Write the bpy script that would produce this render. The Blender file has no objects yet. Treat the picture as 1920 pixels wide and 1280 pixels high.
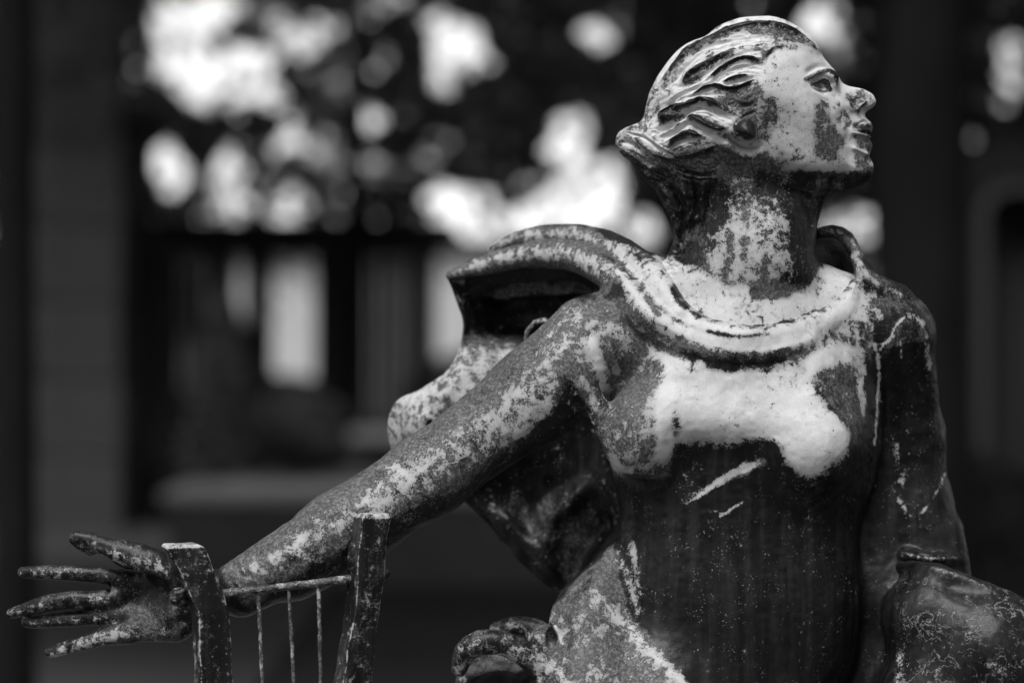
import bpy, math, random, time
import numpy as np
from concurrent.futures import ThreadPoolExecutor

# ------------------------------------------------------------------ camera, sky, sun
U = 0.00063            # metres per sculpting unit (one unit is about 0.6 mm)
F = 4533.0             # focal length in those units
CAMH = 1.6
scene = bpy.context.scene
cd = bpy.data.cameras.new('camera'); cam = bpy.data.objects.new('camera', cd)
scene.collection.objects.link(cam); scene.camera = cam
cam.location = (0, -F*U, CAMH); cam.rotation_euler = (math.radians(90), 0, 0)
cd.sensor_width = 36; cd.lens = 85; cd.clip_start = 0.05; cd.clip_end = 400
cd.dof.use_dof = True; cd.dof.focus_distance = F*U - 0.065; cd.dof.aperture_fstop = 2.0
cd.dof.aperture_blades = 0

world = bpy.data.worlds.new('World'); scene.world = world; world.use_nodes = True
wn, wl = world.node_tree.nodes, world.node_tree.links; wn.clear()
SUN_EL, SUN_AZ = math.radians(55), math.radians(-25)   # azimuth: from the camera side, left
sky = wn.new('ShaderNodeTexSky'); sky.sky_type = 'NISHITA'; sky.sun_disc = False
sky.sun_elevation = SUN_EL; sky.sun_rotation = math.radians(205); sky.dust_density = 1; sky.air_density = 1.0
bw = wn.new('ShaderNodeRGBToBW'); bg = wn.new('ShaderNodeBackground'); bg.inputs['Strength'].default_value = 0.15
wo = wn.new('ShaderNodeOutputWorld')
wl.new(sky.outputs[0], bw.inputs[0]); wl.new(bw.outputs[0], bg.inputs['Color']); wl.new(bg.outputs[0], wo.inputs[0])
sd = bpy.data.lights.new('sun', 'SUN'); sd.energy = 2.3; sd.angle = math.radians(20); sd.color = (1, 1, 1)
sun = bpy.data.objects.new('sun', sd); scene.collection.objects.link(sun)
sun.rotation_euler = (math.radians(27), math.radians(-13), 0)
scene.view_settings.view_transform = 'Standard'; scene.view_settings.look = 'None'
scene.view_settings.exposure = 0.72; scene.view_settings.gamma = 1.0; scene.view_settings.use_curve_mapping = False
scene.cycles.use_denoising = True; scene.cycles.max_bounces = 5; scene.cycles.diffuse_bounces = 3
scene.cycles.sample_clamp_indirect = 4

T0 = time.time()
rng = np.random.default_rng(7); random.seed(7)
COL = scene.collection

# ------------------------------------------------------------------ helpers
def P(X, Y, d=0.0):
    """photo column, row and depth (units) -> point in units, origin at the focus plane"""
    s = (F + d)/F
    return np.array([(X-960)*s, d, (640-Y)*s])

def toM(v):
    v = np.asarray(v, dtype=np.float64)*U
    v[..., 2] += CAMH
    return v

def spline(pts, step=6.0):
    """Catmull-Rom through rows of any width, resampled"""
    p = np.asarray(pts, dtype=float)
    if len(p) < 3:
        n = max(2, int(np.linalg.norm(p[-1][:2]-p[0][:2])/step)+1)
        t = np.linspace(0, 1, n)[:, None]; return p[0]*(1-t)+p[-1]*t
    q = np.vstack([2*p[0]-p[1], p, 2*p[-1]-p[-2]]); out = []
    for i in range(1, len(q)-2):
        a, b, c, d = q[i-1], q[i], q[i+1], q[i+2]
        n = max(1, int(np.linalg.norm((c-b)[:3])/step))
        for j in range(n):
            t = j/n
            out.append(0.5*((2*b)+(-a+c)*t+(2*a-5*b+4*c-d)*t*t+(-a+3*b-3*c+d)*t**3))
    out.append(p[-1]); return np.array(out)

def mesh_object(name, V, Fc, mat=None, parent=None, smooth=True, attrs=None):
    me = bpy.data.meshes.new(name)
    V = np.asarray(V, dtype=np.float32)
    if isinstance(Fc, np.ndarray):
        n = Fc.shape[1]
        me.vertices.add(len(V)); me.vertices.foreach_set('co', V.ravel())
        me.loops.add(Fc.size); me.loops.foreach_set('vertex_index', Fc.ravel().astype(np.int32))
        me.polygons.add(len(Fc)); me.polygons.foreach_set('loop_start', np.arange(0, Fc.size, n, dtype=np.int32))
        me.update(calc_edges=True)
    else:
        me.from_pydata([tuple(v) for v in V], [], Fc)
    me.validate()
    if smooth:
        me.polygons.foreach_set('use_smooth', np.ones(len(me.polygons), dtype=bool))
    for k, a in (attrs or {}).items():
        at = me.attributes.new(k, 'FLOAT', 'POINT'); at.data.foreach_set('value', np.asarray(a, dtype=np.float32))
    if mat: me.materials.append(mat)
    o = bpy.data.objects.new(name, me); COL.objects.link(o)
    if parent: o.parent = parent
    return o

def empty(name, loc, label, cat, group=None):
    o = bpy.data.objects.new(name, None); COL.objects.link(o); o.location = loc
    o['label'] = label; o['category'] = cat; o.empty_display_size = 0.2
    if group: o['group'] = group
    return o

# ------------------------------------------------------------------ signed-distance sculpting
class Sculpt:
    def __init__(s): s.ops = []
    def add(s, kind, fn, c, r, k): s.ops.append((kind, fn, np.asarray(c, dtype=np.float32), float(r), float(k)))
    def cap(s, a, ra, b, rb, k=10, sub=False):
        a = np.asarray(a, np.float32); b = np.asarray(b, np.float32); ab = b-a; L = float(ab@ab)+1e-6
        def fn(p):
            t = np.clip(((p-a)@ab)/L, 0, 1)
            dx = p[..., 0]-a[0]-t*ab[0]; dy = p[..., 1]-a[1]-t*ab[1]; dz = p[..., 2]-a[2]-t*ab[2]
            return np.sqrt(dx*dx+dy*dy+dz*dz)-(ra+(rb-ra)*t)
        s.add('sub' if sub else 'uni', fn, (a+b)/2, math.sqrt(L)/2+max(ra, rb), k)
    def ell(s, c, r, k=20, rz=0.0, ry=0.0, sub=False):
        c = np.asarray(c, np.float32); r = np.asarray(r, np.float32)
        cz, sz, cy, sy = math.cos(rz), math.sin(rz), math.cos(ry), math.sin(ry)
        Rz = np.array([[cz, -sz, 0], [sz, cz, 0], [0, 0, 1]]); Ry = np.array([[cy, 0, sy], [0, 1, 0], [-sy, 0, cy]])
        M = (Rz@Ry).astype(np.float32)
        def fn(p):
            q = (p-c)@M
            k0 = np.sqrt(((q/r)**2).sum(-1)); k1 = np.sqrt(((q/(r*r))**2).sum(-1))+1e-6
            return k0*(k0-1)/k1
        s.add('sub' if sub else 'uni', fn, c, r.max(), k)
    def tube(s, pts, k=8, step=14, sub=False, flat=1.0):
        """pts: rows (X, Y, depth, radius) in photo units; a continuous chain"""
        q = spline(pts, step); A = np.array([P(*r[:3]) for r in q], dtype=np.float32); R = q[:, 3].astype(np.float32)
        c = (A.min(0)+A.max(0))/2; br = float(np.linalg.norm(A-c, axis=1).max()+R.max()*max(1, flat))
        def fn(p):
            best = None
            for i in range(len(A)-1):
                a = A[i]; ab = A[i+1]-a; L = float(ab@ab)+1e-6
                t = np.clip(((p-a)@ab)/L, 0, 1)
                dx = p[..., 0]-a[0]-t*ab[0]; dy = (p[..., 1]-a[1]-t*ab[1])/flat; dz = p[..., 2]-a[2]-t*ab[2]
                d = np.sqrt(dx*dx+dy*dy+dz*dz)-(R[i]+(R[i+1]-R[i])*t)
                best = d if best is None else np.minimum(best, d)
            return best
        s.add('sub' if sub else 'uni', fn, c, br, k)
    def mod(s, fn): s.ops.append(('mod', fn, None, 0, 0))
    def ev(s, p, C=None, br=0.0):
        """p [B,n,3]; C [B,3] centres for culling"""
        d = np.full(p.shape[:-1], 1e3, np.float32)
        for kind, fn, c, r, k in s.ops:
            if kind == 'mod': d = fn(p, d); continue
            if C is not None:
                m = np.linalg.norm(C-c, axis=1) < r+br+k+26
                if not m.any(): continue
                allm = m.all(); pp = p if allm else p[m]; dd = d if allm else d[m]
            else: pp, dd, allm = p, d, True
            e = fn(pp)
            if kind == 'uni':
                h = np.maximum(k-np.abs(dd-e), 0)/k; v = np.minimum(dd, e)-h*h*k*0.25
            elif kind == 'int':
                h = np.maximum(k-np.abs(dd-e), 0)/k; v = np.maximum(dd, e)+h*h*k*0.25
            else:
                h = np.maximum(k-np.abs(dd+e), 0)/k; v = np.maximum(dd, -e)+h*h*k*0.25
            if allm: d = v
            else: d[m] = v
        return d.astype(np.float32)
    def hit(s, X, Y, d0=-500, d1=500):
        """depth at which the camera ray through (X, Y) meets the form"""
        ds = np.arange(d0, d1, 4.0)
        p = np.array([P(X, Y, d) for d in ds], dtype=np.float32)[None]
        v = s.ev(p)[0]; i = np.argmax(v < 0)
        return float(ds[i]) if v.min() < 0 else 0.0
    def mesh(s, lo, hi, h):
        """surface nets on the blocks near the surface; returns vertices and quads"""
        lo = np.asarray(lo, float); N = 8
        nb = np.ceil((np.asarray(hi)-lo)/(h*N)).astype(int)
        g = np.stack(np.meshgrid(*[np.arange(n) for n in nb], indexing='ij'), -1).reshape(-1, 3)
        ctr = (lo+(g+0.5)*h*N).astype(np.float32); br = h*N*0.87
        pool = ThreadPoolExecutor(4)
        def coarse(i):
            c = ctr[i:i+4096]; return s.ev(c[:, None, :], c, br)[:, 0]
        dc = np.concatenate(list(pool.map(coarse, range(0, len(ctr), 4096))))
        keep = np.abs(dc) < br*1.45+3
        g = g[keep]; ctr = ctr[keep]
        off = np.stack(np.meshgrid(*[np.arange(N+1)]*3, indexing='ij'), -1).reshape(-1, 3)
        def fine(i):
            b = g[i:i+96]; p = (lo+(b[:, None, :]*N+off)*h).astype(np.float32)
            return s.ev(p, ctr[i:i+96], br)
        # neighbouring blocks must be culled together or their shared faces would disagree
        D = np.concatenate(list(pool.map(fine, range(0, len(g), 96)))).reshape(-1, N+1, N+1, N+1)
        dims = nb*N+2
        def gid(c): return (c[..., 0].astype(np.int64)*dims[1]+c[..., 1])*dims[2]+c[..., 2]
        S = D < 0
        cs = [S[:, i:i+N, j:j+N, k:k+N] for i in (0, 1) for j in (0, 1) for k in (0, 1)]
        sm = sum(c.astype(np.int8) for c in cs); act = (sm > 0) & (sm < 8)
        B, I, J, K = np.nonzero(act)
        corner = {}
        for i in (0, 1):
            for j in (0, 1):
                for k in (0, 1): corner[i, j, k] = D[B, I+i, J+j, K+k]
        acc = np.zeros((len(B), 3)); cnt = np.zeros(len(B))
        for a in corner:
            for ax in range(3):
                if a[ax] == 0:
                    b = list(a); b[ax] = 1; b = tuple(b)
                    va, vb = corner[a], corner[b]; m = (va < 0) != (vb < 0)
                    t = np.where(m, va/np.where(m, va-vb, 1), 0)
                    q = np.tile(np.array(a, float), (len(B), 1)); q[:, ax] = t
                    acc += q*m[:, None]; cnt += m
        cell = g[B]*N+np.stack([I, J, K], 1)
        V = lo+(cell+acc/cnt[:, None])*h
        ids = gid(cell); order = np.argsort(ids); sid = ids[order]
        quads = []
        for ax in range(3):
            a0 = S[:, :N, :N, :N]
            sl = [slice(0, N)]*3; sl[ax] = slice(1, N+1); a1 = S[:, sl[0], sl[1], sl[2]]
            B2, I2, J2, K2 = np.nonzero(a0 != a1)
            c = g[B2]*N+np.stack([I2, J2, K2], 1); flip = a0[B2, I2, J2, K2]
            u, v = [(1, 2), (2, 0), (0, 1)][ax]
            vs = []
            for du, dv in ((0, 0), (1, 0), (1, 1), (0, 1)):
                cc = c.copy(); cc[:, u] -= du; cc[:, v] -= dv
                k_ = gid(cc); pos = np.clip(np.searchsorted(sid, k_), 0, len(sid)-1)
                vs.append(np.where((sid[pos] == k_) & (cc.min(1) >= 0), order[pos], -1))
            q = np.stack(vs, 1); q[~flip] = q[~flip][:, ::-1]
            quads.append(q[(q >= 0).all(1)])
        q = np.concatenate(quads); q = q[:, ::-1]
        print('mesh', len(V), len(q), 'blocks', len(g), round(time.time()-T0, 1))
        return V, q

def normals(V, Q):
    n = np.cross(V[Q[:, 2]]-V[Q[:, 0]], V[Q[:, 3]]-V[Q[:, 1]])
    N = np.zeros_like(V)
    for i in range(4):
        for a in range(3): N[:, a] += np.bincount(Q[:, i], n[:, a], len(V))
    return N/(np.linalg.norm(N, axis=1)[:, None]+1e-9)

def split(V, Q, mask):
    """faces whose mask is set become a mesh of their own"""
    q = Q[mask]; u, inv = np.unique(q, return_inverse=True)
    return u, inv.reshape(q.shape)

# ------------------------------------------------------------------ relief, stain and shade maps over the front of the figure
class Map:
    def __init__(s, x0, y0, x1, y1, val=0.0):
        s.x0, s.y0 = x0, y0; s.a = np.full((int(y1-y0), int(x1-x0)), val, np.float32)
    def win(s, pts, pad):
        lo = np.floor(pts.min(0)-pad).astype(int); hi = np.ceil(pts.max(0)+pad).astype(int)
        xa, ya = max(lo[0]-s.x0, 0), max(lo[1]-s.y0, 0); xb, yb = min(hi[0]-s.x0, s.a.shape[1]), min(hi[1]-s.y0, s.a.shape[0])
        if xb <= xa or yb <= ya: return None
        gx, gy = np.meshgrid(np.arange(xa, xb)+s.x0, np.arange(ya, yb)+s.y0)
        return (slice(ya, yb), slice(xa, xb)), gx.astype(np.float32), gy.astype(np.float32)
    def _dist(s, pts, gx, gy):
        best = np.full(gx.shape, 1e9, np.float32); side = np.zeros_like(best); tt = np.zeros_like(best)
        n = len(pts)-1
        for i in range(n):
            ax, ay = pts[i]; bx, by = pts[i+1]; dx, dy = bx-ax, by-ay; L = dx*dx+dy*dy+1e-6
            t = np.clip(((gx-ax)*dx+(gy-ay)*dy)/L, 0, 1)
            ex, ey = gx-ax-t*dx, gy-ay-t*dy; d = ex*ex+ey*ey; m = d < best
            best[m] = d[m]; side[m] = np.sign(dx*ey-dy*ex)[m]; tt[m] = ((i+t)/n)[m]
        return np.sqrt(best), side, tt
    def stroke(s, pts, w, amp, mode='g', taper=True):
        """mode g: soft ridge; r: round roll; l: ledge, the step falls away on the +side of travel"""
        p = spline(pts, 5); W = s.win(p, w*3+2)
        if W is None: return
        sl, gx, gy = W; d, side, t = s._dist(p, gx, gy)
        e = np.clip(np.minimum(t, 1-t)*5+0.12, 0, 1) if taper else 1.0
        if mode == 'g': v = np.exp(-(d/w)**2)
        elif mode == 'r': v = np.sqrt(np.clip(1-(d/w)**2, 0, 1))
        else: v = np.exp(-(d/w)**2)*np.where(side > 0, 0.0, 1.0)
        s.a[sl] += amp*e*v
    def blob(s, x, y, rx, ry, amp, ang=0.0):
        W = s.win(np.array([[x, y]]), max(rx, ry)*2.6)
        if W is None: return
        sl, gx, gy = W; c, n = math.cos(ang), math.sin(ang)
        u = ((gx-x)*c+(gy-y)*n)/rx; v = (-(gx-x)*n+(gy-y)*c)/ry
        s.a[sl] += amp*np.exp(-(u*u+v*v))
    def inside(s, pts, gx, gy):
        r = np.zeros(gx.shape, bool); n = len(pts)
        for i in range(n):
            x1, y1 = pts[i]; x2, y2 = pts[(i+1) % n]
            if y1 == y2: continue
            r ^= ((y1 > gy) != (y2 > gy)) & (gx < (x2-x1)*(gy-y1)/(y2-y1)+x1)
        return r
    def poly(s, pts, val, feather=8, op='lerp', alpha=1.0):
        p = np.array(pts, float); W = s.win(p, feather*2)
        if W is None: return
        sl, gx, gy = W; ins = s.inside(p, gx, gy)
        d, _, _ = s._dist(np.vstack([p, p[:1]]), gx, gy); sdv = np.where(ins, d, -d)
        m = np.clip(sdv/feather*0.5+0.5, 0, 1); m = m*m*(3-2*m)*alpha
        s.a[sl] = s.a[sl]*(1-m)+val*m if op == 'lerp' else s.a[sl]+val*m
    def line(s, pts, w, val, alpha=1.0):
        p = spline(pts, 6); W = s.win(p, w*2.6)
        if W is None: return
        sl, gx, gy = W; d, _, t = s._dist(p, gx, gy)
        m = np.exp(-(d/w)**2)*alpha; s.a[sl] = s.a[sl]*(1-m)+val*m
    def sd(s, pts):
        gx, gy = np.meshgrid(np.arange(s.a.shape[1])+s.x0, np.arange(s.a.shape[0])+s.y0)
        gx = gx.astype(np.float32); gy = gy.astype(np.float32); p = np.array(pts, float)
        d, _, _ = s._dist(np.vstack([p, p[:1]]), gx, gy); return np.where(s.inside(p, gx, gy), d, -d)
    def get(s, X, Y):
        x = np.clip(X-s.x0, 0, s.a.shape[1]-1.001); y = np.clip(Y-s.y0, 0, s.a.shape[0]-1.001)
        i, j = x.astype(np.int32), y.astype(np.int32); fx, fy = x-i, y-j; a = s.a
        return (a[j, i]*(1-fx)+a[j, i+1]*fx)*(1-fy)+(a[j+1, i]*(1-fx)+a[j+1, i+1]*fx)*fy

def blur(a, n=1):
    for _ in range(n):
        a = (np.roll(a, 1, 0)+2*a+np.roll(a, -1, 0))/4; a = (np.roll(a, 1, 1)+2*a+np.roll(a, -1, 1))/4
    return a

def photo(V):
    s = F/(F+V[..., 1]); return V[..., 0]*s+960, 640-V[..., 2]*s

def vnoise(p, f, seed=0):
    """smooth value noise on points"""
    q = p*f+seed*17.3; i = np.floor(q).astype(np.int64); t = q-i; t = t*t*(3-2*t); out = 0
    for a in (0, 1):
        for b in (0, 1):
            for c in (0, 1):
                h = ((i[:, 0]+a)*73856093) ^ ((i[:, 1]+b)*19349663) ^ ((i[:, 2]+c)*83492791)
                h = (h*2654435761) & 0xffffffff; h ^= h >> 15; h = (h*2246822519) & 0xffffffff
                w = (t[:, 0] if a else 1-t[:, 0])*(t[:, 1] if b else 1-t[:, 1])*(t[:, 2] if c else 1-t[:, 2])
                out = out+w*((h & 0xffff)/65535.0)
    return out*2-1

# ------------------------------------------------------------------ materials
class NT:
    def __init__(s, name):
        s.m = bpy.data.materials.new(name); s.m.use_nodes = True; s.t = s.m.node_tree; s.t.nodes.clear()
        s.out = s.n('ShaderNodeOutputMaterial'); s.b = s.n('ShaderNodeBsdfPrincipled'); s.l(s.b.outputs[0], s.out.inputs[0])
    def n(s, t, **kw):
        x = s.t.nodes.new(t)
        for k, v in kw.items(): setattr(x, k, v)
        return x
    def l(s, a, b): s.t.links.new(a, b)
    def val(s, sock, v):
        if isinstance(v, bpy.types.NodeSocket): s.l(v, sock)
        else: sock.default_value = v
    def math(s, op, a, b=0.0, c=None, clamp=False):
        x = s.n('ShaderNodeMath', operation=op); x.use_clamp = clamp
        s.val(x.inputs[0], a); s.val(x.inputs[1], b)
        if c is not None: s.val(x.inputs[2], c)
        return x.outputs[0]
    def noise(s, scale, detail=4, rough=0.6, vec=None, dist=0.0):
        x = s.n('ShaderNodeTexNoise'); x.inputs['Scale'].default_value = scale; x.inputs['Detail'].default_value = detail
        x.inputs['Roughness'].default_value = rough; x.inputs['Distortion'].default_value = dist
        s.l(vec if vec is not None else s.obj(), x.inputs['Vector']); return x.outputs[0]
    def obj(s):
        if not hasattr(s, '_tc'): s._tc = s.n('ShaderNodeTexCoord')
        return s._tc.outputs['Object']
    def scaled(s, v):
        m = s.n('ShaderNodeMapping'); m.inputs['Scale'].default_value = v; s.l(s.obj(), m.inputs['Vector']); return m.outputs[0]
    def attr(s, name):
        a = s.n('ShaderNodeAttribute'); a.attribute_name = name; return a.outputs['Fac']
    def step(s, v, lo, hi):
        x = s.n('ShaderNodeMapRange'); x.interpolation_type = 'SMOOTHSTEP'
        s.val(x.inputs[0], v); x.inputs[1].default_value = lo; x.inputs[2].default_value = hi; return x.outputs[0]
    def mix(s, f, a, b):
        x = s.n('ShaderNodeMix'); x.data_type = 'FLOAT'; s.val(x.inputs[0], f); s.val(x.inputs[2], a); s.val(x.inputs[3], b); return x.outputs[0]
    def grey(s, v):
        x = s.n('ShaderNodeCombineColor'); 
        for i in range(3): s.val(x.inputs[i], v)
        return x.outputs[0]
    def bump(s, h, strength=0.5, dist=0.001):
        x = s.n('ShaderNodeBump'); x.inputs['Strength'].default_value = strength; x.inputs['Distance'].default_value = dist
        s.val(x.inputs['Height'], h); s.l(x.outputs[0], s.b.inputs['Normal'])

def patina():
    m = NT('weathered_bronze')
    n1 = m.noise(95, 10, 0.74, dist=0.25); n2 = m.noise(22, 4, 0.55); n3 = m.noise(520, 3, 0.65)
    st = m.noise(60, 5, 0.6, vec=m.scaled((1.0, 1.0, 0.16)))
    wear_shade, mid, lace = m.attr('wear_shade'), m.attr('mid'), m.attr('lace')  # pale and grey cover; both also carry painted shade
    c = lambda n, a: m.math('MULTIPLY', m.math('SUBTRACT', n, 0.5), a)
    v = m.math('ADD', m.math('ADD', wear_shade, c(n1, 2.5)), m.math('ADD', c(n2, 0.5), m.math('ADD', m.math('MULTIPLY', c(n3, 1.0), m.step(m.noise(14, 3), 0.38, 0.62)), c(st, 0.6))))
    light = m.step(v, 0.488, 0.522)
    halo = m.step(v, 0.30, 0.47)
    nl = m.noise(62, 5, 0.55, dist=0.6)
    ln = m.math('ABSOLUTE', m.math('SUBTRACT', nl, 0.5))
    thin = m.math('MULTIPLY', m.step(ln, 0.016, 0.006), m.math('MULTIPLY', lace, m.step(m.noise(30, 3), 0.44, 0.56)), clamp=True)
    light = m.math('MAXIMUM', light, m.math('MULTIPLY', thin, 0.65))
    speck = m.math('MULTIPLY', m.step(m.noise(430, 2, 0.5), 0.655, 0.675), m.step(m.noise(34, 4, 0.7), 0.50, 0.58))
    light = m.math('MAXIMUM', light, m.math('MULTIPLY', speck, 0.7))
    n4 = m.noise(45, 6, 0.65)
    vm = m.math('ADD', mid, m.math('ADD', c(n4, 1.3), m.math('ADD', c(st, 0.7), c(n3, 0.7))))
    md = m.math('MAXIMUM', m.step(vm, 0.36, 0.70), m.math('MULTIPLY', halo, 0.8))
    # tones
    fine = m.noise(900, 2, 0.6); fm = m.math('MULTIPLY_ADD', fine, 0.5, 0.75)
    broad = m.math('MULTIPLY_ADD', m.noise(26, 8, 0.72), 0.8, 0.6)
    L = m.math('MULTIPLY', m.math('MULTIPLY', fm, m.math('MULTIPLY', broad, m.math('MULTIPLY_ADD', m.step(v, 0.5, 0.78), 0.30, 0.70))), 0.50)
    L = m.math('MULTIPLY', L, m.math('MULTIPLY_ADD', m.step(wear_shade, 0.45, 0.95), 0.36, 0.66))
    dk = m.math('MULTIPLY_ADD', m.step(m.noise(85, 6, 0.6, vec=m.scaled((1, 1, 0.06))), 0.42, 0.75), 0.012, m.math('MULTIPLY_ADD', st, 0.008, 0.002))
    fl = m.math('MULTIPLY_ADD', m.step(m.noise(260, 6, 0.75), 0.44, 0.62), 0.085, 0.045)
    M = m.math('MULTIPLY', m.math('MULTIPLY', fm, broad), fl)
    col = m.mix(light, m.mix(md, dk, M), L)
    m.l(m.grey(col), m.b.inputs['Base Color'])
    m.l(m.mix(light, m.mix(md, 0.36, 0.55), 0.72), m.b.inputs['Roughness'])
    m.b.inputs['Specular IOR Level'].default_value = 0.2
    h = m.math('ADD', m.math('MULTIPLY', light, 0.22), m.math('ADD', m.math('MULTIPLY', n3, 0.55), m.math('MULTIPLY', n1, 0.9)))
    m.bump(h, 0.5, 0.0010)
    return m.m
PATINA = patina()

def plain(name, val, rough=0.8, nscale=6.0, contrast=0.5, bumpd=0.0, spec=0.08, vec=None):
    m = NT(name); n = m.noise(nscale, 6, 0.6, vec=m.scaled(vec) if vec else None)
    m.l(m.grey(m.math('MULTIPLY', m.math('MULTIPLY_ADD', n, 2*contrast, 1-contrast), val)), m.b.inputs['Base Color'])
    m.b.inputs['Roughness'].default_value = rough; m.b.inputs['Specular IOR Level'].default_value = spec
    if bumpd: m.bump(m.noise(nscale*4, 5), 0.6, bumpd)
    return m.m

# ------------------------------------------------------------------ the statue
BASE = np.array([(1330-960)*U, 0.10, CAMH-810*U])
statue = empty('statue', tuple(BASE), 'weathered metal statue of a seated woman with raised head, outstretched arm and lyre', 'statue')
ARMD = [(1110, 640, 10), (960, 770, -20), (800, 890, -50), (620, 1010, -75), (440, 1112, -90)]

# --- the head: outline in profile and half-widths of the face
OUT = [(1154,272),(1155,258),(1160,248),(1170,241),(1187,234),(1201,228),(1208,214),(1211,200),(1217,175),(1229,150),(1245,125),(1264,100),(1280,87),
 (1295,78),(1323,67),(1337,56),(1351,47),(1379,36),(1400,32),(1420,30.5),(1445,31),(1470,37),(1495,50),(1517,66),(1529,80),(1537,95),(1542,106),(1546,112),(1557,124),
 (1566,134),(1573,146),(1578,155),(1589,160.5),(1607,165),(1618,167.5),(1626,171),(1635,176),(1641,184),(1643,191),(1640,198),(1633,204),(1626,208),(1622,213),
 (1622,219),(1627,225),(1634,231),(1636,240),(1634,250),(1630,256),(1628,259),(1631,262),(1635,269),(1635,278),(1631,287),(1629,294),(1634,301),(1638,311),(1637,323),(1632,334),
 (1622,344),(1608,352),(1593,357),(1575,361),(1561,366),(1550,375),(1543,388),(1537,405),(1532,425),(1529,460),(1520,540),(1420,600),(1290,560),(1256,488),(1257,470),(1262,452),(1263,436),
 (1259,418),(1253,402),(1243,385),(1233,366),(1222,350),(1208,338),(1199,326),(1192,313),(1180,302),(1165,291)]
WPT = [(1230,260,62),(1180,260,24),(1175,280,20),(1240,200,70),(1290,140,82),(1340,90,74),(1400,60,62),(1450,60,62),(1495,80,64),(1350,160,112),(1300,220,108),(1420,120,104),
 (1440,180,116),(1480,130,96),(1510,110,80),(1530,120,68),(1550,140,52),(1545,152,56),(1565,150,38),(1568,162,36),(1585,170,19),(1605,174,14),(1625,180,13),(1638,190,12),(1625,198,15),
 (1602,192,22),(1603,205,25),(1592,212,30),(1583,195,36),(1612,206,19),(1565,185,56),(1540,185,74),(1515,180,86),(1490,210,97),(1480,170,101),(1460,240,99),(1530,215,80),(1560,220,58),
 (1545,250,68),(1570,245,54),(1590,230,37),(1610,220,22),(1600,246,36),(1612,240,27),(1628,240,17),(1626,275,17),(1612,275,27),(1597,272,38),(1600,258,33),(1590,290,44),
 (1612,293,27),(1625,310,21),(1610,320,34),(1590,330,45),(1605,340,30),(1560,300,60),(1520,290,76),(1560,340,50),(1540,350,50),(1500,320,78),(1450,300,88),(1420,270,98),(1500,352,50),
 (1540,366,34),(1460,345,62),(1500,375,44),(1420,340,70),(1370,330,76),(1390,250,108),(1340,270,108),(1400,320,84),(1350,340,80),(1300,320,84),(1260,310,66),(1220,300,40),(1240,345,34),(1280,380,44),(1330,400,62),(1380,400,80),
 (1430,400,84),(1480,410,70),(1518,420,36),(1270,440,22),(1300,450,44),(1350,460,78),(1400,470,98),(1450,480,100),(1500,490,74),(1420,560,96)]
HM = Map(1120, 0, 1700, 640)
def tps(pts, gx, gy, lam=2.0):
    p = np.array(pts, float); n = len(p); sc = 100.0; xy = p[:, :2]/sc
    def U_(r2): return np.where(r2 > 0, r2*np.log(r2+1e-12), 0)
    K = U_(((xy[:, None]-xy[None])**2).sum(-1))+np.eye(n)*lam*0.002
    Pm = np.hstack([np.ones((n, 1)), xy]); A = np.block([[K, Pm], [Pm.T, np.zeros((3, 3))]])
    w = np.linalg.solve(A, np.concatenate([p[:, 2], np.zeros(3)]))
    X, Y = gx/sc, gy/sc; v = w[n]+w[n+1]*X+w[n+2]*Y
    for i in range(n): v = v+w[i]*U_((X-xy[i, 0])**2+(Y-xy[i, 1])**2)
    return v
gx, gy = np.meshgrid(np.arange(1120, 1700, 2.0), np.arange(0, 640, 2.0))
wmap = tps(WPT, gx, gy).astype(np.float32)
wmap = np.repeat(np.repeat(np.clip(wmap, 6, 125), 2, 0), 2, 1)[:640, :580]; wmap = blur(wmap, 2)
sdm = HM.sd(spline(OUT+OUT[:1], 4)[:-1])
GX, GY = np.meshgrid(np.arange(1120, 1700), np.arange(0, 640))
Rm = 62-44*np.clip((GX-1500)/85.0, 0, 1)*np.clip((GY-100)/60.0, 0, 1)*np.clip((400-GY)/50.0, 0, 1)
Rm = Rm-26*np.clip((1290-GX)/60.0, 0, 1)
Rm = blur(Rm.astype(np.float32), 12)
we = np.sqrt(2*Rm*np.maximum(sdm, 0)+0.01); kk = np.clip(wmap*0.35, 3, 22)
hh = np.clip(0.5+0.5*(wmap-we)/kk, 0, 1); wsm = np.maximum(wmap*(1-hh)+we*hh-kk*hh*(1-hh), 0)
ql = np.where(sdm > 0, wsm**2, 2*Rm*np.maximum(sdm, -60)).astype(np.float32)
HM.a = blur(ql, 2)
gzq, gxq = np.gradient(HM.a); G2 = Map(1120, 0, 1700, 640); G2.a = (gzq**2+gxq**2).astype(np.float32)
HY = 0.0
def head_fn(p):
    X, Y = p[..., 0]+960, 640-p[..., 2]; q = HM.get(X, Y); g = G2.get(X, Y); y = p[..., 1]-HY
    ox = np.maximum(np.abs(X-1410)-288, 0)+np.maximum(np.abs(Y-320)-318, 0)
    return ((y*y-q)/np.sqrt(4*y*y+g+40.0)+ox).astype(np.float32)

def torso(S, grow=0.0):
    g = grow
    S.ell(P(1395, 790, 60), (262+g, 158+g, 330+g), 10)                       # rib cage
    S.ell(P(1378, 1130, 55), (240+g, 150+g, 330+g), 50)                      # waist
    S.cap(P(1230, 610, 55), 92+g, P(1620, 620, 75), 84+g, 60)                # across the shoulders
    S.cap(P(1405, 470, 10), 84+g, P(1400, 620, 20), 120+g, 70)               # root of the neck
    S.cap(P(1290, 545, 40), 60+g, P(1130, 632, 30), 70+g, 50)                # right shoulder
    S.cap(P(1540, 560, 60), 56+g, P(1668, 622, 85), 72+g, 50)                # left shoulder

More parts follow.
